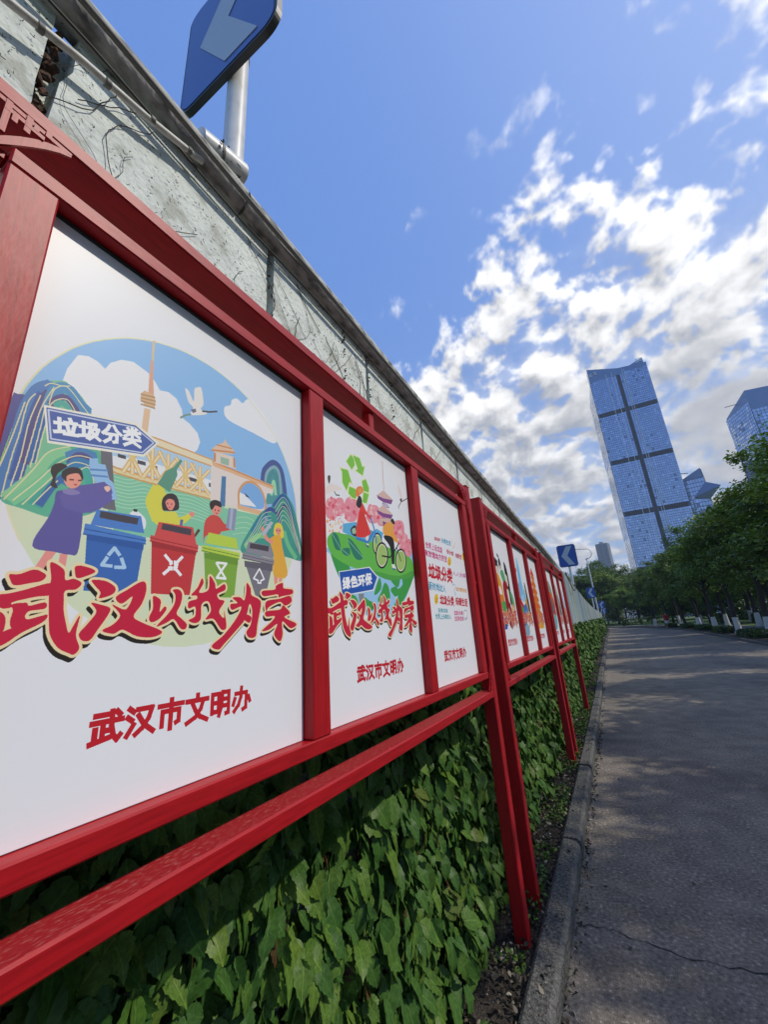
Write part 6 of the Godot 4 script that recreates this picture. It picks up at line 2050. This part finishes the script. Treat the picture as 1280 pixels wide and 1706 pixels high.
var ART_GLOBE = [
	["c", "9fd0f6", 0, [84,727,89,762,143,854,234,958,405,1035,623,1024,831,932,938,817,1008,700,1027,612]],
	["c", "3fa04a", 0, [89,750,177,762,246,807,184,870,144,850]],
	["c", "3fa04a", 0, [236,930,287,940,307,971,283,988,249,957]],
	["c", "3fa04a", 0, [366,940,414,955,464,966,442,1001,393,993]],
	["c", "3fa04a", 0, [536,826,548,881,487,921,471,908]],
	["c", "3fa04a", 0, [590,850,636,875,636,941,536,963,502,946,544,904]],
	["c", "3fa04a", 0, [679,799,993,741,951,816,847,911,733,985,658,996,744,916,701,919,655,883,722,859,752,872,814,842,799,797,754,862,682,842]],
	["c", "f096a4", 0, [53,545,70,497,109,475,149,475,163,518,143,568,104,588,67,585]],
	["c", "f7c4c4", 0, [114,544,130,527,144,536,128,553]],
	["c", "f6b0b8", 0, [124,548,137,535,148,542,135,555]],
	["c", "f6b0b8", 0, [122,568,130,559,138,564,130,573]],
	["c", "ec7086", 0, [59,540,72,526,83,534,71,547]],
	["c", "ec7086", 0, [95,480,105,469,115,475,105,486]],
	["c", "e4566e", 0, [91,507,98,499,105,504,98,511]],
	["c", "f08a9c", 0, [127,521,137,510,147,516,137,528]],
	["c", "f7c4c4", 0, [61,524,76,508,89,517,75,533]],
	["c", "ec7086", 0, [142,532,153,520,163,527,152,539]],
	["c", "f08a9c", 0, [72,495,81,485,89,491,80,501]],
	["c", "ec7086", 0, [73,518,88,502,101,511,87,527]],
	["c", "e4566e", 0, [101,582,114,568,127,576,113,591]],
	["c", "f7c4c4", 0, [78,493,89,481,99,487,88,500]],
	["c", "e4566e", 0, [105,520,121,502,135,512,119,529]],
	["c", "f096a4", 0, [128,518,143,475,174,457,205,458,216,495,200,539,168,556,139,553]],
	["c", "ec7086", 0, [140,535,147,528,153,532,146,539]],
	["c", "e4566e", 0, [151,555,158,547,165,552,158,560]],
	["c", "f7c4c4", 0, [136,504,147,493,156,499,146,510]],
	["c", "f08a9c", 0, [174,544,186,532,196,539,184,551]],
	["c", "ec7086", 0, [127,499,134,491,141,496,134,503]],
	["c", "f7c4c4", 0, [179,546,190,535,200,541,189,553]],
	["c", "ec7086", 0, [128,488,140,475,151,482,139,495]],
	["c", "e4566e", 0, [190,512,196,505,202,509,196,516]],
	["c", "f6b0b8", 0, [165,529,178,516,189,523,176,537]],
	["c", "f08a9c", 0, [148,545,161,532,172,539,160,552]],
	["c", "e4566e", 0, [201,490,209,482,216,486,208,494]],
	["c", "f6b0b8", 0, [158,499,170,487,180,494,168,506]],
	["c", "f7c4c4", 0, [137,542,147,531,157,538,146,549]],
	["c", "e4566e", 0, [133,511,140,504,146,508,139,515]],
	["c", "f096a4", 0, [208,511,232,450,284,422,335,422,353,475,325,538,272,564,224,561]],
	["c", "f7c4c4", 0, [238,504,253,488,267,497,252,513]],
	["c", "f6b0b8", 0, [279,450,289,440,297,445,288,455]],
	["c", "e4566e", 0, [229,500,247,481,264,492,245,511]],
	["c", "ec7086", 0, [212,553,226,540,239,548,225,561]],
	["c", "f08a9c", 0, [236,536,252,521,265,530,250,545]],
	["c", "f08a9c", 0, [199,494,215,478,230,487,213,503]],
	["c", "f7c4c4", 0, [261,430,282,408,301,419,279,441]],
	["c", "e4566e", 0, [296,430,309,416,321,423,308,437]],
	["c", "f6b0b8", 0, [224,511,237,499,248,506,235,518]],
	["c", "f6b0b8", 0, [235,553,252,536,267,545,250,562]],
	["c", "ec7086", 0, [300,516,315,502,329,510,313,524]],
	["c", "e4566e", 0, [287,506,303,490,318,499,301,515]],
	["c", "f08a9c", 0, [215,540,229,527,240,534,227,547]],
	["c", "f08a9c", 0, [301,473,313,462,323,468,311,479]],
	["c", "f096a4", 0, [430,486,457,435,512,410,567,407,586,449,555,501,499,524,447,525]],
	["c", "e4566e", 0, [481,505,494,493,506,499,492,511]],
	["c", "f6b0b8", 0, [517,457,533,442,548,450,531,465]],
	["c", "f08a9c", 0, [452,436,477,412,498,424,473,447]],
	["c", "f08a9c", 0, [428,474,438,465,447,470,437,479]],
	["c", "f7c4c4", 0, [460,467,481,447,499,457,478,477]],
	["c", "f7c4c4", 0, [488,471,499,461,509,466,497,476]],
	["c", "f08a9c", 0, [430,510,443,499,454,505,441,517]],
	["c", "e4566e", 0, [452,496,472,478,490,487,469,506]],
	["c", "f6b0b8", 0, [465,508,487,489,505,500,483,519]],
	["c", "f6b0b8", 0, [510,427,523,416,534,421,521,433]],
	["c", "f08a9c", 0, [421,505,438,489,453,498,436,514]],
	["c", "f7c4c4", 0, [531,462,554,442,573,452,550,473]],
	["c", "f7c4c4", 0, [469,438,489,420,506,429,486,448]],
	["c", "f7c4c4", 0, [470,439,488,422,504,431,485,448]],
	["c", "f096a4", 0, [735,512,767,457,829,432,888,431,905,478,869,535,807,558,751,556]],
	["c", "f08a9c", 0, [778,474,801,456,819,465,796,483]],
	["c", "e4566e", 0, [827,452,839,443,849,447,837,457]],
	["c", "ec7086", 0, [726,501,747,485,764,494,743,510]],
	["c", "e4566e", 0, [754,531,777,513,795,523,773,541]],
	["c", "f08a9c", 0, [860,514,887,494,909,505,881,525]],
	["c", "f7c4c4", 0, [810,513,837,492,858,503,831,524]],
	["c", "e4566e", 0, [763,525,781,511,795,519,777,532]],
	["c", "e4566e", 0, [822,531,845,514,863,523,840,540]],
	["c", "ec7086", 0, [794,494,820,474,840,484,814,504]],
	["c", "f6b0b8", 0, [743,528,759,516,771,523,755,535]],
	["c", "ec7086", 0, [832,474,853,458,870,466,849,483]],
	["c", "f08a9c", 0, [742,473,767,452,788,463,762,484]],
	["c", "f7c4c4", 0, [832,529,859,508,881,520,853,540]],
	["c", "ec7086", 0, [732,538,755,520,773,530,750,548]],
	["c", "f096a4", 0, [802,586,832,533,887,510,939,513,952,561,919,616,863,636,815,632]],
	["c", "f7c4c4", 0, [799,601,818,587,834,595,814,609]],
	["c", "ec7086", 0, [831,544,852,529,868,537,847,552]],
	["c", "ec7086", 0, [818,581,834,569,847,576,831,588]],
	["c", "f7c4c4", 0, [873,596,883,589,891,593,881,600]],
	["c", "f08a9c", 0, [918,517,932,507,943,512,929,523]],
	["c", "ec7086", 0, [870,619,887,607,901,615,883,627]],
	["c", "f6b0b8", 0, [874,549,897,531,916,541,892,559]],
	["c", "f6b0b8", 0, [887,520,912,502,931,512,907,530]],
	["c", "f08a9c", 0, [802,587,819,574,834,581,816,594]],
	["c", "f08a9c", 0, [784,589,807,572,825,582,802,598]],
	["c", "f7c4c4", 0, [922,573,937,562,950,568,934,579]],
	["c", "f08a9c", 0, [888,613,913,596,933,607,908,624]],
	["c", "f08a9c", 0, [815,579,832,567,846,574,829,587]],
	["c", "f7c4c4", 0, [866,560,879,550,890,556,876,566]],
	["c", "f096a4", 0, [894,604,919,551,958,531,993,538,999,588,972,642,933,659,899,652]],
	["c", "e4566e", 0, [964,560,979,550,990,556,976,566]],
	["c", "e4566e", 0, [913,561,926,552,936,557,923,566]],
	["c", "e4566e", 0, [927,625,945,613,958,621,941,633]],
	["c", "f08a9c", 0, [930,544,940,537,947,541,937,548]],
	["c", "f7c4c4", 0, [965,605,976,597,984,602,974,609]],
	["c", "f6b0b8", 0, [888,631,896,625,902,629,894,634]],
	["c", "f6b0b8", 0, [942,592,959,580,972,587,955,599]],
	["c", "ec7086", 0, [935,594,947,586,956,591,944,599]],
	["c", "ec7086", 0, [922,556,938,545,950,551,934,562]],
	["c", "f08a9c", 0, [900,631,908,626,913,629,906,634]],
	["c", "ec7086", 0, [961,559,971,552,979,556,969,563]],
	["c", "ec7086", 0, [932,587,942,580,949,584,940,591]],
	["c", "f6b0b8", 0, [918,630,932,620,944,626,929,636]],
	["c", "f6b0b8", 0, [979,561,989,553,998,558,987,565]],
	["c", "f096a4", 0, [542,485,565,443,610,422,653,421,667,457,642,500,596,519,555,519]],
	["c", "f08a9c", 0, [581,491,592,481,601,486,590,496]],
	["c", "e4566e", 0, [591,448,603,437,614,443,601,454]],
	["c", "e4566e", 0, [621,423,630,415,638,419,628,427]],
	["c", "f08a9c", 0, [598,439,611,427,623,433,609,445]],
	["c", "f7c4c4", 0, [563,450,572,442,579,446,570,454]],
	["c", "f7c4c4", 0, [631,457,645,444,657,451,642,463]],
	["c", "ec7086", 0, [582,511,592,502,601,507,590,516]],
	["c", "f6b0b8", 0, [626,447,645,430,661,439,641,455]],
	["c", "f7c4c4", 0, [614,508,624,500,632,505,622,513]],
	["c", "ec7086", 0, [591,448,601,440,609,444,599,453]],
	["c", "ec7086", 0, [640,485,649,477,656,481,648,488]],
	["c", "f08a9c", 0, [646,447,660,436,671,441,657,453]],
	["c", "f08a9c", 0, [602,512,620,497,635,505,616,520]],
	["c", "e4566e", 0, [542,479,561,461,578,470,558,488]],
	["c", "fff0d8", 0, [79,620,84,614,89,618,84,624]],
	["c", "f08a80", 0, [83,585,94,574,104,580,93,592]],
	["c", "f08a80", 0, [81,648,88,641,94,645,87,653]],
	["c", "f6b48c", 0, [84,662,90,656,96,660,90,666]],
	["c", "f6b48c", 0, [95,656,103,648,110,653,102,661]],
	["c", "f6b48c", 0, [128,605,135,598,141,602,134,609]],
	["c", "f6b48c", 0, [101,644,111,634,119,640,110,650]],
	["c", "f6b48c", 0, [58,606,69,595,79,602,68,613]],
	["c", "fff0d8", 0, [90,656,96,650,101,654,95,660]],
	["c", "f7e0b0", 0, [98,623,109,612,119,619,108,630]],
	["c", "f6b48c", 0, [67,647,75,639,83,644,75,653]],
	["c", "f7e0b0", 0, [101,623,112,611,123,618,111,630]],
	["c", "f7e0b0", 0, [74,648,81,641,87,645,80,652]],
	["c", "f08a80", 0, [81,595,90,585,98,591,89,600]],
	["c", "fff0d8", 0, [62,646,71,637,80,643,70,652]],
	["c", "f08a80", 0, [124,586,130,580,135,584,129,590]],
	["c", "f7e0b0", 0, [82,628,90,620,97,625,89,633]],
	["c", "fff0d8", 0, [79,591,84,585,89,589,84,595]],
	["c", "f08a80", 0, [102,584,109,576,116,581,109,588]],
	["c", "fff0d8", 0, [102,622,113,611,123,618,112,629]],
	["c", "f7e0b0", 0, [101,622,110,613,118,619,109,628]],
	["c", "f08a80", 0, [82,617,89,609,96,614,89,621]],
	["c", "f6a08c", 0, [155,584,161,578,166,582,160,588]],
	["c", "f7e0b0", 0, [156,643,160,638,165,641,160,646]],
	["c", "f7e0b0", 0, [125,601,134,591,143,597,134,606]],
	["c", "f6a08c", 0, [151,596,159,588,166,593,158,601]],
	["c", "fff0d8", 0, [151,643,161,632,170,639,160,649]],
	["c", "fff0d8", 0, [131,635,142,624,152,631,141,642]],
	["c", "f7e0b0", 0, [141,629,147,624,152,627,146,633]],
	["c", "f7e0b0", 0, [156,597,165,588,172,593,164,602]],
	["c", "f7e0b0", 0, [177,622,187,613,196,619,186,628]],
	["c", "fff0d8", 0, [140,624,148,617,154,622,147,629]],
	["c", "f6a08c", 0, [153,574,159,568,163,571,158,577]],
	["c", "f6a08c", 0, [172,609,182,599,191,605,181,615]],
	["c", "f08a80", 0, [195,583,200,578,205,581,199,586]],
	["c", "f6a08c", 0, [178,581,185,574,191,579,184,586]],
	["c", "f08a80", 0, [169,568,174,562,179,565,174,571]],
	["c", "f08a80", 0, [166,617,174,609,181,614,173,622]],
	["c", "f6a08c", 0, [156,640,163,633,169,638,162,645]],
	["c", "f7e0b0", 0, [149,593,154,588,158,591,153,596]],
	["c", "66c04e", 0, [63,694,114,648,199,640,331,629,581,633,909,652,991,685,993,741,906,793,655,820,379,805,225,793,95,757]],
	["c", "2f7f68", 0, [100,655,148,658,172,721,124,724]],
	["s", "8fd0b0", 4, [100,655,172,721]],
	["c", "2f7f68", 0, [234,664,280,665,370,735,296,750]],
	["s", "8fd0b0", 4, [234,664,370,735]],
	["c", "2f7f68", 0, [179,720,246,705,243,744,192,743]],
	["s", "8fd0b0", 4, [179,720,243,744]],
	["c", "4fa848", 0, [467,796,766,795,979,742,979,775,653,830]],
	["f", "5fb4e4", 0, [195,589,313,555,493,570,534,547,611,557,584,613,449,636,313,641,192,633]],
	["c", "2f2f33", 0, [266,601,311,574,324,617,306,634,271,627]],
	["c", "9fc8b0", 0, [277,603,306,588,312,614,283,624]],
	["f", "7fc83e", 0, [295,170,246,231,300,266,337,223,328,180]],
	["s", "e6f2b8", 7, [295,170,246,231,300,266,337,223,328,180,295,170]],
	["f", "7fc83e", 0, [312,166,391,157,414,202,444,189,412,264,330,256,359,236,335,198]],
	["s", "e6f2b8", 7, [312,166,391,157,414,202,444,189,412,264,330,256,359,236,335,198,312,166]],
	["f", "7fc83e", 0, [182,289,263,274,299,348,274,344,241,406,202,366,202,305]],
	["s", "e6f2b8", 7, [182,289,263,274,299,348,274,344,241,406,202,366,202,305,182,289]],
	["f", "7fc83e", 0, [264,366,338,363,332,425,291,429,253,412]],
	["s", "e6f2b8", 7, [264,366,338,363,332,425,291,429,253,412,264,366]],
	["f", "7fc83e", 0, [396,295,445,268,477,316,470,349,407,356]],
	["s", "e6f2b8", 7, [396,295,445,268,477,316,470,349,407,356,396,295]],
	["f", "7fc83e", 0, [407,357,473,354,438,422,390,428]],
	["s", "e6f2b8", 7, [407,357,473,354,438,422,390,428,407,357]],
	["s", "c8a08c", 7, [665,77,656,195,656,274]],
	["f", "e0bcb0", 0, [566,333,650,279,769,310,643,333]],
	["f", "86488e", 0, [560,335,642,334,769,311,741,347,639,361,573,355]],
	["f", "86488e", 0, [622,366,703,358,709,382,624,389]],
	["f", "e8f0ff", 0, [631,369,646,367,646,387,631,388]],
	["f", "e8f0ff", 0, [657,365,672,363,672,383,657,384]],
	["f", "e8f0ff", 0, [684,360,699,359,698,379,683,380]],
	["f", "e0bcb0", 0, [554,428,636,378,753,412,629,431]],
	["f", "86488e", 0, [548,430,629,432,753,414,725,447,625,458,561,450]],
	["f", "86488e", 0, [609,462,689,457,694,480,611,485]],
	["f", "e8f0ff", 0, [618,465,633,464,632,483,618,483]],
	["f", "e8f0ff", 0, [643,462,658,461,658,480,643,481]],
	["f", "e8f0ff", 0, [669,459,684,458,683,477,668,478]],
	["f", "e0bcb0", 0, [582,476,712,447,763,479,681,507,568,510]],
	["f", "86488e", 0, [611,485,663,484,617,520]],
	["c", "f3e6e0", 0, [71,429,127,399,200,404,118,441,62,471]],
	["c", "4a4a40", 0, [80,373,101,362,100,389,88,408]],
	["s", "303030", 6, [132,437,146,451,175,445]],
	["c", "f0e0d8", 0, [860,178,904,213,908,260,873,246]],
	["c", "3a3030", 0, [874,279,907,263,896,294]],
	["s", "303030", 6, [903,286,953,260,1004,234]],
	["s", "303030", 5, [889,295,845,336,849,350]],
	["c", "e84038", 0, [362,466,391,431,431,470,470,494,464,507,412,490,453,563,465,590,398,622,318,630,319,581,341,516]],
	["s", "c02c2c", 4, [369,486,339,623]],
	["s", "c02c2c", 4, [381,483,368,618]],
	["s", "c02c2c", 4, [394,480,398,612]],
	["s", "c02c2c", 4, [406,477,428,606]],
	["c", "2c2a2e", 0, [331,442,360,396,385,403,387,433,362,466,333,461]],
	["c", "f08048", 0, [327,390,347,350,392,332,407,357,369,388,342,408]],
	["c", "f0a050", 0, [355,363,382,345,394,361,362,381]],
	["f", "fbe8e0", 0, [407,620,440,602,436,662,416,660]],
	["f", "3a5aa0", 0, [394,659,442,665,427,676]],
	["c", "a8c870", 0, [582,628,578,643,572,658,563,672,552,682,540,690,528,695,516,696,505,693,496,686,489,677,485,665,484,651,486,637,490,622,498,608,507,595,518,585,530,579,543,575,555,576,565,580,574,588,579,600,582,613,582,628]],
	["s", "1e1e22", 13, [582,628,578,643,572,658,563,672,552,682,540,690,528,695,516,696,505,693,496,686,489,677,485,665,484,651,486,637,490,622,498,608,507,595,518,585,530,579,543,575,555,576,565,580,574,588,579,600,582,613,582,628]],
	["s", "f3f0d8", 6, [575,629,571,643,566,656,558,668,549,678,539,685,528,689,518,690,509,687,501,681,495,673,492,662,491,650,492,636,496,623,503,610,511,599,521,590,531,584,542,582,552,582,561,586,568,594,573,604,575,616,575,629]],
	["s", "3f86c8", 14, [474,495,505,553,523,633]],
	["s", "3f86c8", 16, [313,641,431,644,493,575]],
	["c", "a8c870", 0, [647,685,642,704,633,722,621,737,606,750,589,760,572,765,556,766,541,762,528,755,519,743,513,729,511,713,513,696,519,678,529,662,542,647,557,635,574,627,592,623,608,623,623,628,635,638,644,651,648,668,647,685]],
	["s", "1e1e22", 13, [647,685,642,704,633,722,621,737,606,750,589,760,572,765,556,766,541,762,528,755,519,743,513,729,511,713,513,696,519,678,529,662,542,647,557,635,574,627,592,623,608,623,623,628,635,638,644,651,648,668,647,685]],
	["s", "f3f0d8", 6, [637,687,633,703,625,719,614,733,601,745,587,753,573,758,558,759,545,755,535,749,526,738,521,726,520,711,522,695,527,679,536,665,547,651,561,641,575,633,590,630,604,631,617,635,627,644,634,656,638,671,637,687]],
	["c", "a8c870", 0, [890,687,884,705,874,723,861,739,844,752,827,761,809,766,792,767,776,763,763,756,754,744,748,730,747,714,750,696,757,679,768,662,782,647,798,635,816,627,835,623,852,624,867,629,880,639,888,653,891,669,890,687]],
	["s", "1e1e22", 13, [890,687,884,705,874,723,861,739,844,752,827,761,809,766,792,767,776,763,763,756,754,744,748,730,747,714,750,696,757,679,768,662,782,647,798,635,816,627,835,623,852,624,867,629,880,639,888,653,891,669,890,687]],
	["s", "f3f0d8", 6, [880,688,875,705,866,721,854,735,840,746,825,755,809,759,795,760,781,757,770,750,762,739,757,726,756,712,759,696,765,680,775,665,787,652,801,641,817,634,833,631,848,631,861,636,871,645,878,657,881,672,880,688]],
	["s", "1e1e22", 9, [577,698,674,694,774,618,817,699]],
	["s", "1e1e22", 9, [774,618,808,585]],
	["c", "f4a848", 0, [663,484,741,473,753,535,804,575,767,587,693,568,629,574,607,532]],
	["c", "242428", 0, [630,569,716,564,742,607,722,729,695,730,684,632,617,587]],
	["c", "2c2426", 0, [716,459,747,439,771,461,752,476]],
	["f", "f4f0f0", 0, [689,733,722,729,750,754,696,757]],
	["f", "4a5aa0", 0, [691,755,750,754,705,766]],
	["f", "8a8a90", 0, [312,926,364,921,355,986,321,987]],
	["f", "f4f4f4", 0, [147,831,434,777,521,825,465,900,163,946]],
	["f", "2657b4", 0, [153,834,427,783,508,826,458,895,171,940]],
]
var ART_WORDS = [
	["c", "f4c430", 0, [639,583,633,595,624,607,612,616,599,623,586,627,573,628,563,625,556,619,552,611,552,600,556,588,563,577,573,566,585,558,599,552,612,549,624,550,633,554,639,562,641,572,639,583]],
	["s", "7a4a20", 6, [581,582,578,593]],
	["s", "7a4a20", 6, [615,581,611,591]],
	["s", "7a4a20", 5, [571,606,588,612,609,603]],
	["c", "f4c430", 0, [267,904,262,915,255,926,245,934,233,940,222,943,211,942,202,939,196,932,192,923,192,913,195,902,201,891,210,882,220,874,232,870,243,868,254,870,262,875,267,883,269,893,267,904]],
	["s", "7a4a20", 6, [218,899,216,908]],
	["s", "7a4a20", 6, [245,900,242,909]],
	["s", "7a4a20", 5, [211,919,224,925,241,919]],
	["t", "f0b070", 6, [713,378,715,435,730,456,771,434,805,389]],
	["c", "f4c430", 0, [961,476,1020,464,1003,519,963,532]],
	["t", "90a8c8", 6, [604,785,642,768,677,787,632,825,667,844,631,857]],
	["s", "8088a0", 6, [901,1008,893,1020,882,1030,868,1039,852,1045,836,1047,821,1047,809,1042,800,1035,796,1026,796,1015,800,1003,809,992,822,982,837,974,853,970,869,969,883,971,894,977,901,985,903,996,901,1008]],
	["s", "8088a0", 5, [821,1030,841,1037,868,1028]],
]
var TEXT_BINS = [
	["垃圾分类", "ffffff", 15, [88,576,296,518,303,576,96,621]],
	["武汉市文明办", "c62430", 13.5, [259,1256,741,1258,744,1337,265,1329]],
]
var TEXT_GLOBE = [
	["绿色环保", "ffffff", 13, [172,859,452,807,451,867,177,916]],
	["武汉市文明办", "c62430", 13.5, [287,1254,753,1256,745,1329,282,1324]],
]
var TEXT_WORDS = [
	["垃圾分类", "c03048", 12, [315,430,435,424,427,452,307,461]],
	["分类生活", "4aa0c4", 11, [458,413,689,405,678,449,451,454]],
	["世界上没垃圾", "d03a80", 11, [126,502,463,491,456,545,121,548]],
	["有放错地方的宝", "d03a80", 11, [99,561,551,553,539,608,95,609]],
	["会分类", "c03048", 11, [562,486,729,491,719,530,553,527]],
	["有新宝", "c03048", 11, [772,492,942,487,932,532,761,535]],
	["垃圾分类", "cc2030", 13, [141,657,642,646,616,763,123,765]],
	["人人分类", "d06aa8", 9, [645,657,995,651,983,692,635,696]],
	["新时尚达人", "4aa0c4", 10, [117,787,453,796,442,847,107,849]],
	["地方新生活", "e0a050", 11, [688,786,958,788,955,819,679,822]],
	["垃圾分类", "c82438", 13, [303,871,605,872,594,944,291,941]],
	["低碳生活", "c82438", 13, [640,874,948,872,935,937,629,936]],
	["没有垃圾", "58a8b8", 11, [241,967,441,968,438,997,236,999]],
	["世界上分类的人", "58a8b8", 11, [180,1007,497,1011,495,1044,174,1045]],
	["垃圾分分类", "d03a80", 11, [578,977,787,977,783,1011,568,1015]],
	["生活有宝地", "d03a80", 11, [573,1020,786,1020,783,1057,565,1058]],
	["武汉市文明办", "c62430", 13.5, [293,1257,774,1256,753,1328,279,1323]],
]
var SLOGAN = [
	[70,960,86,958,109,946,124,949,134,957,127,969,109,975,83,982,74,973],
	[37,1003,67,1001,96,992,147,972,151,997,121,1004,84,1017,88,1025,72,1030,58,1024,38,1023],
	[137,930,145,927,166,941,172,963,189,959,206,968,196,983,175,988,176,1012,179,1033,188,1062,196,1080,204,1062,213,1043,211,1085,222,1114,213,1128,203,1125,180,1112,162,1087,155,1061,145,996,144,962],
	[85,1021,108,1017,114,1023,141,1015,143,1028,114,1035,114,1051,146,1042,141,1057,97,1070,87,1057,88,1035],
	[146,1041,144,1056,110,1078,87,1098,68,1108,51,1108,51,1086,75,1077,97,1066],
	[56,1035,71,1038,79,1051,79,1074,68,1080,56,1081,55,1051],
	[188,930,201,927,225,932,231,939,216,949,195,957,188,942],
	[227,959,256,958,279,969,284,981,275,992,249,1001,250,987,236,972],
	[233,1013,254,1016,277,1024,273,1043,256,1074,242,1098,225,1098,217,1083,231,1062,247,1033],
	[288,995,312,977,344,954,359,956,362,981,354,1012,337,1043,362,1059,418,1082,395,1096,352,1093,314,1076,293,1085,266,1077,290,1062,303,1040,281,1015,315,1026,328,993,306,1011,293,1008],
	[383,990,398,993,407,1003,406,1030,419,1016,425,1024,407,1049,386,1058,378,1046,386,1022],
	[439,969,459,967,470,982,467,1008,457,1034,475,1049,492,1064,488,1077,473,1075,450,1050,428,1060,401,1069,429,1038,447,1009,448,983],
	[499,980,519,956,531,928,538,942,525,971,557,961,559,918,580,939,586,956,616,939,621,957,592,972,599,988,620,994,602,1024,612,1041,622,1044,621,1023,633,1073,614,1081,583,1049,554,1050,571,1025,560,997,537,1006,537,1049,519,1061,497,1053,517,1041,515,1014,494,1019,493,1000,518,991,517,981],
	[710,928,728,945,733,968,766,980,778,998,764,1065,758,1105,729,1109,716,1091,734,1065,738,1021,725,999,709,1048,667,1090,627,1125,608,1140,582,1128,626,1096,670,1048,690,1009,652,1020,645,1002,673,997,652,981,683,978,701,987,708,960],
	[714,1034,736,1043,727,1061,702,1048],
	[783,951,844,942,851,927,886,914,893,934,940,936,940,953,886,964,865,970,858,959,791,969],
	[803,987,872,974,925,961,937,982,901,999,872,986,818,1006,804,1022],
	[804,1022,873,1014,887,998,908,1008,928,1027,898,1042,964,1066,931,1082,887,1057,889,1104,874,1127,845,1102,860,1066,820,1085,786,1088,833,1056,846,1038,805,1040],
]
